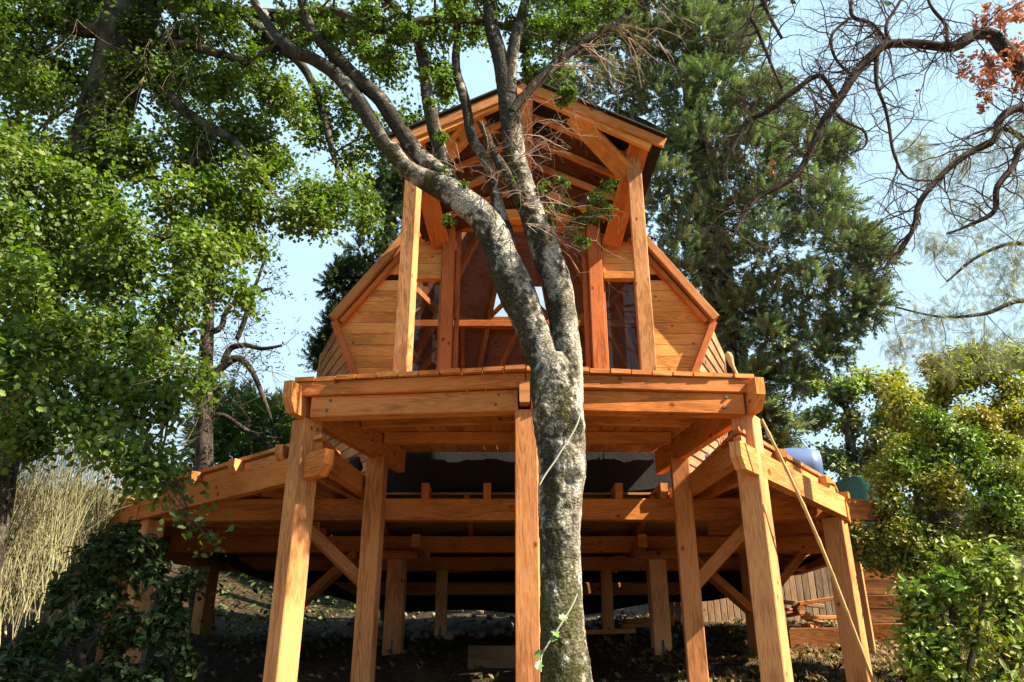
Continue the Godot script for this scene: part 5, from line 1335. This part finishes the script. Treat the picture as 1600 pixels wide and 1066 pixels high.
	leafy_thing("dark_hedge", "dense dark green hedge on the bank behind the left side of the deck", "hedge", [[Vector4(-5.842, 1.993, -16, 0.075), Vector4(-5.967, 2.821, -16, 0.051), Vector4(-5.995, 3.435, -16, 0.026)], [Vector4(-3.491, 2.109, -16, 0.075), Vector4(-3.544, 2.701, -16, 0.051), Vector4(-3.524, 3.187, -16, 0.026)], [Vector4(-1.249, 2.167, -16, 0.075), Vector4(-1.266, 2.701, -16, 0.051), Vector4(-1.277, 3.064, -16, 0.026)]], [Vector4(-7.135, 3.686, -16, 0.519), Vector4(-6.317, 3.435, -16, 0.516), Vector4(-5.561, 3.56, -16, 0.517), Vector4(-4.77, 3.435, -16, 0.49), Vector4(-3.984, 3.311, -16, 0.488), Vector4(-3.203, 3.187, -16, 0.461), Vector4(-2.431, 3.126, -16, 0.435), Vector4(-1.663, 3.126, -16, 0.435), Vector4(-0.896, 3.126, -16, 0.435), Vector4(-0.128, 3.064, -16, 0.434), Vector4(-6.897, 4.589, -16, 0.584), Vector4(-5.949, 4.458, -16, 0.582), Vector4(-5.024, 4.458, -16, 0.582), Vector4(-4.191, 4.068, -16, 0.524), Vector4(-6.783, 5.534, -16, 0.407), Vector4(-7.933, 4.458, -16, 0.661)], {"bark": Color(0.06, 0.05, 0.035), "twigs": 30, "leaves": 12, "loose": 0.3, "size": 0.12, "col": Color(0.07, 0.105, 0.03), "stem_name": "stem"}, leaf)
	# hill bank of mixed scrub that closes the view behind
	R.seed = 911
	L = Leaves.new()
	for k in 9000:
		var x := R.randf_range(-22.0, 22.0)
		var z := R.randf_range(17.0, 30.0)
		var p := on_ground(x, z) + Vector3(0, R.randf_range(0.0, 0.9), 0)
		leaf_at(L, p, Vector3.UP, 0.4, Color(0.07, 0.095, 0.035))
	tag(scatter(L, oval_leaf(M.needle, 0.32), "scrub", self), "low green scrub covering the bank behind the house", "scrub")

# ------------------------------------------------------------------ bushes near the camera
func make_bushes() -> void:
	R.seed = 1010
	# dry broom at the left
	var d := thing("dry_broom", "tall straw coloured dry broom bush at the left edge", "bush")
	var g := Buf.new()
	var tips := []
	for k in 950:
		var x := R.randf_range(-6.6, -3.9)
		var z := R.randf_range(6.6, 8.4)
		var o := {"wob": 0.2, "grav": 0.08, "kids": 2, "spread": 0.55, "col": Color(0.29, 0.275, 0.16) * R.randf_range(0.5, 1.1)}
		branchy(g, on_ground(x, z) + Vector3(0, R.randf_range(0.0, 0.7), 0), (Vector3(R.randf_range(-0.25, 0.35), 1, R.randf_range(-0.2, 0.3))).normalized(), R.randf_range(0.7, 1.7), R.randf_range(0.003, 0.008), 2, o, tips)
	put(g.mesh(M.twig), "stalks", d, "", "stuff")
	# shrub at lower left, its shade painted into the dark leaf colour
	var leaf := oval_leaf(M.gloss, 0.26)
	leafy_thing("shaded_shrub", "green leafy shrub with shade painted into its leaves before the left posts", "shrub", [[Vector4(-2.544, 0.857, -5.4, 0.055), Vector4(-2.688, 1.353, -5.4, 0.033), Vector4(-2.87, 1.811, -5.4, 0.021), Vector4(-2.984, 2.136, -5.4, 0.009)], [Vector4(-2.558, 0.925, -5.4, 0.035), Vector4(-2.417, 1.427, -5.4, 0.025), Vector4(-2.378, 1.891, -5.4, 0.017), Vector4(-2.386, 2.177, -5.4, 0.009)], [Vector4(-2.551, 0.891, -5.4, 0.031), Vector4(-3.014, 1.353, -5.4, 0.02), Vector4(-3.272, 1.733, -5.4, 0.013)], [Vector4(-2.512, 0.891, -5.4, 0.031), Vector4(-2.065, 1.28, -5.4, 0.016), Vector4(-2.031, 1.578, -5.4, 0.008)]], [Vector4(-2.996, 1.811, -5.4, 0.169), Vector4(-2.802, 2.094, -5.4, 0.172), Vector4(-2.567, 2.219, -5.4, 0.165), Vector4(-2.321, 2.053, -5.4, 0.146), Vector4(-3.095, 1.694, -5.4, 0.188), Vector4(-2.819, 1.772, -5.4, 0.189), Vector4(-2.547, 1.891, -5.4, 0.191), Vector4(-2.307, 1.733, -5.4, 0.159), Vector4(-3.173, 1.502, -5.4, 0.165), Vector4(-2.843, 1.502, -5.4, 0.185), Vector4(-2.562, 1.54, -5.4, 0.186), Vector4(-2.308, 1.502, -5.4, 0.165), Vector4(-2.758, 2.304, -5.4, 0.131), Vector4(-2.482, 2.347, -5.4, 0.105), Vector4(-2.198, 1.831, -5.4, 0.11), Vector4(-2.114, 1.578, -5.4, 0.091), Vector4(-2.674, 2.433, -5.4, 0.08), Vector4(-2.999, 2.012, -5.4, 0.086)], {"bark": Color(0.05, 0.04, 0.03), "twigs": 30, "leaves": 11, "loose": 0.06, "size": 0.06, "col": Color(0.028, 0.05, 0.016), "stem_name": "stem"}, leaf)
	# shrubs at the right
	R.seed = 1011
	leafy_thing("glossy_shrub", "glossy bright green shrub at the lower right edge", "shrub", [[Vector4(2.537, 0.912, -5, 0.043), Vector4(2.64, 1.371, -5, 0.03), Vector4(2.696, 1.796, -5, 0.02), Vector4(2.74, 2.173, -5, 0.012)], [Vector4(2.587, 0.975, -5, 0.033), Vector4(2.883, 1.44, -5, 0.023), Vector4(3.115, 1.906, -5, 0.016)], [Vector4(2.507, 0.944, -5, 0.029), Vector4(2.376, 1.371, -5, 0.019), Vector4(2.394, 1.651, -5, 0.012)], [Vector4(2.64, 1.371, -5, 0.023), Vector4(2.853, 1.796, -5, 0.016), Vector4(3.002, 2.173, -5, 0.008)]], [Vector4(2.418, 1.58, -5, 0.1), Vector4(2.602, 1.544, -5, 0.13), Vector4(2.832, 1.544, -5, 0.145), Vector4(3.032, 1.58, -5, 0.146), Vector4(2.575, 1.777, -5, 0.109), Vector4(2.766, 1.759, -5, 0.132), Vector4(3.009, 1.796, -5, 0.141), Vector4(2.465, 1.814, -5, 0.063), Vector4(2.452, 1.944, -5, 0.055), Vector4(2.698, 1.982, -5, 0.103), Vector4(2.945, 2.019, -5, 0.119), Vector4(3.144, 2.019, -5, 0.127), Vector4(2.428, 1.723, -5, 0.062), Vector4(2.82, 2.173, -5, 0.089), Vector4(3.072, 2.212, -5, 0.097)], {"bark": Color(0.07, 0.055, 0.04), "each": 1, "twigs": 18, "leaves": 11, "loose": 0.12, "size": 0.052, "col": Color(0.16, 0.22, 0.04), "stem_name": "stem", "vary": 0.45}, leaf)
	leafy_thing("tall_shrub", "tall dense dark green shrub with small leaves right of the deck", "shrub", [[Vector4(3.477, 0.998, -7, 0.073), Vector4(3.616, 1.772, -7, 0.054), Vector4(3.779, 2.403, -7, 0.045), Vector4(3.871, 2.966, -7, 0.029), Vector4(3.943, 3.443, -7, 0.018)], [Vector4(3.699, 2.029, -7, 0.033), Vector4(4.156, 2.568, -7, 0.028), Vector4(4.424, 2.966, -7, 0.017)], [Vector4(3.721, 2.134, -7, 0.033), Vector4(3.484, 2.624, -7, 0.023), Vector4(3.424, 2.908, -7, 0.012)], [Vector4(3.78, 2.512, -7, 0.028), Vector4(3.679, 3.024, -7, 0.023), Vector4(3.734, 3.443, -7, 0.012)]], [Vector4(3.597, 3.201, -7, 0.165), Vector4(3.9, 3.382, -7, 0.202), Vector4(4.191, 3.351, -7, 0.202), Vector4(4.423, 3.201, -7, 0.2), Vector4(3.482, 2.908, -7, 0.162), Vector4(3.761, 2.995, -7, 0.21), Vector4(4.075, 2.966, -7, 0.221), Vector4(4.367, 2.85, -7, 0.22), Vector4(4.628, 2.966, -7, 0.198), Vector4(3.37, 2.624, -7, 0.148), Vector4(3.598, 2.624, -7, 0.206), Vector4(3.872, 2.568, -7, 0.216), Vector4(4.2, 2.512, -7, 0.216), Vector4(4.498, 2.568, -7, 0.216), Vector4(3.588, 2.294, -7, 0.179), Vector4(3.912, 2.241, -7, 0.212), Vector4(4.234, 2.187, -7, 0.212), Vector4(3.188, 2.568, -7, 0.091), Vector4(3.056, 2.624, -7, 0.069), Vector4(3.282, 2.457, -7, 0.102), Vector4(3.577, 1.977, -7, 0.165), Vector4(3.939, 1.874, -7, 0.197), Vector4(3.982, 3.628, -7, 0.133), Vector4(4.27, 3.566, -7, 0.132)], {"bark": Color(0.06, 0.05, 0.035), "twigs": 40, "leaves": 18, "loose": 0.16, "size": 0.046, "col": Color(0.155, 0.20, 0.042), "stem_name": "stem", "vary": 0.45}, leaf)
	leafy_thing("sunlit_shrub", "yellow green sunlit shrub crown above the dark shrub at right", "shrub", [[Vector4(3.566, 0.963, -7.4, 0.055), Vector4(3.793, 2.054, -7.4, 0.047), Vector4(4.031, 3.044, -7.4, 0.037), Vector4(4.196, 3.678, -7.4, 0.019)]], [Vector4(3.929, 3.613, -7.4, 0.165), Vector4(4.217, 3.777, -7.4, 0.192), Vector4(4.488, 3.843, -7.4, 0.192), Vector4(4.712, 3.711, -7.4, 0.178), Vector4(3.94, 3.356, -7.4, 0.15), Vector4(4.295, 3.548, -7.4, 0.189), Vector4(4.588, 3.451, -7.4, 0.163), Vector4(3.771, 3.451, -7.4, 0.101), Vector4(4.895, 3.548, -7.4, 0.164)], {"bark": Color(0.06, 0.05, 0.035), "twigs": 44, "leaves": 18, "loose": 0.12, "size": 0.046, "col": Color(0.25, 0.29, 0.045), "stem_name": "stem", "vary": 0.4}, leaf)
	# small green plants under the deck edge at back left
	R.seed = 1012
	var L := Leaves.new()
	for k in 900:
		var x := R.randf_range(-5.4, -2.6)
		var z := R.randf_range(9.5, 15.0)
		leaf_at(L, on_ground(x, z) + Vector3(0, R.randf() * R.randf() * 0.8, 0), Vector3.UP, 0.1, Color(0.09, 0.14, 0.04))
	tag(scatter(L, leaf, "undergrowth", self), "leafy undergrowth on the bank behind the left deck posts", "undergrowth")
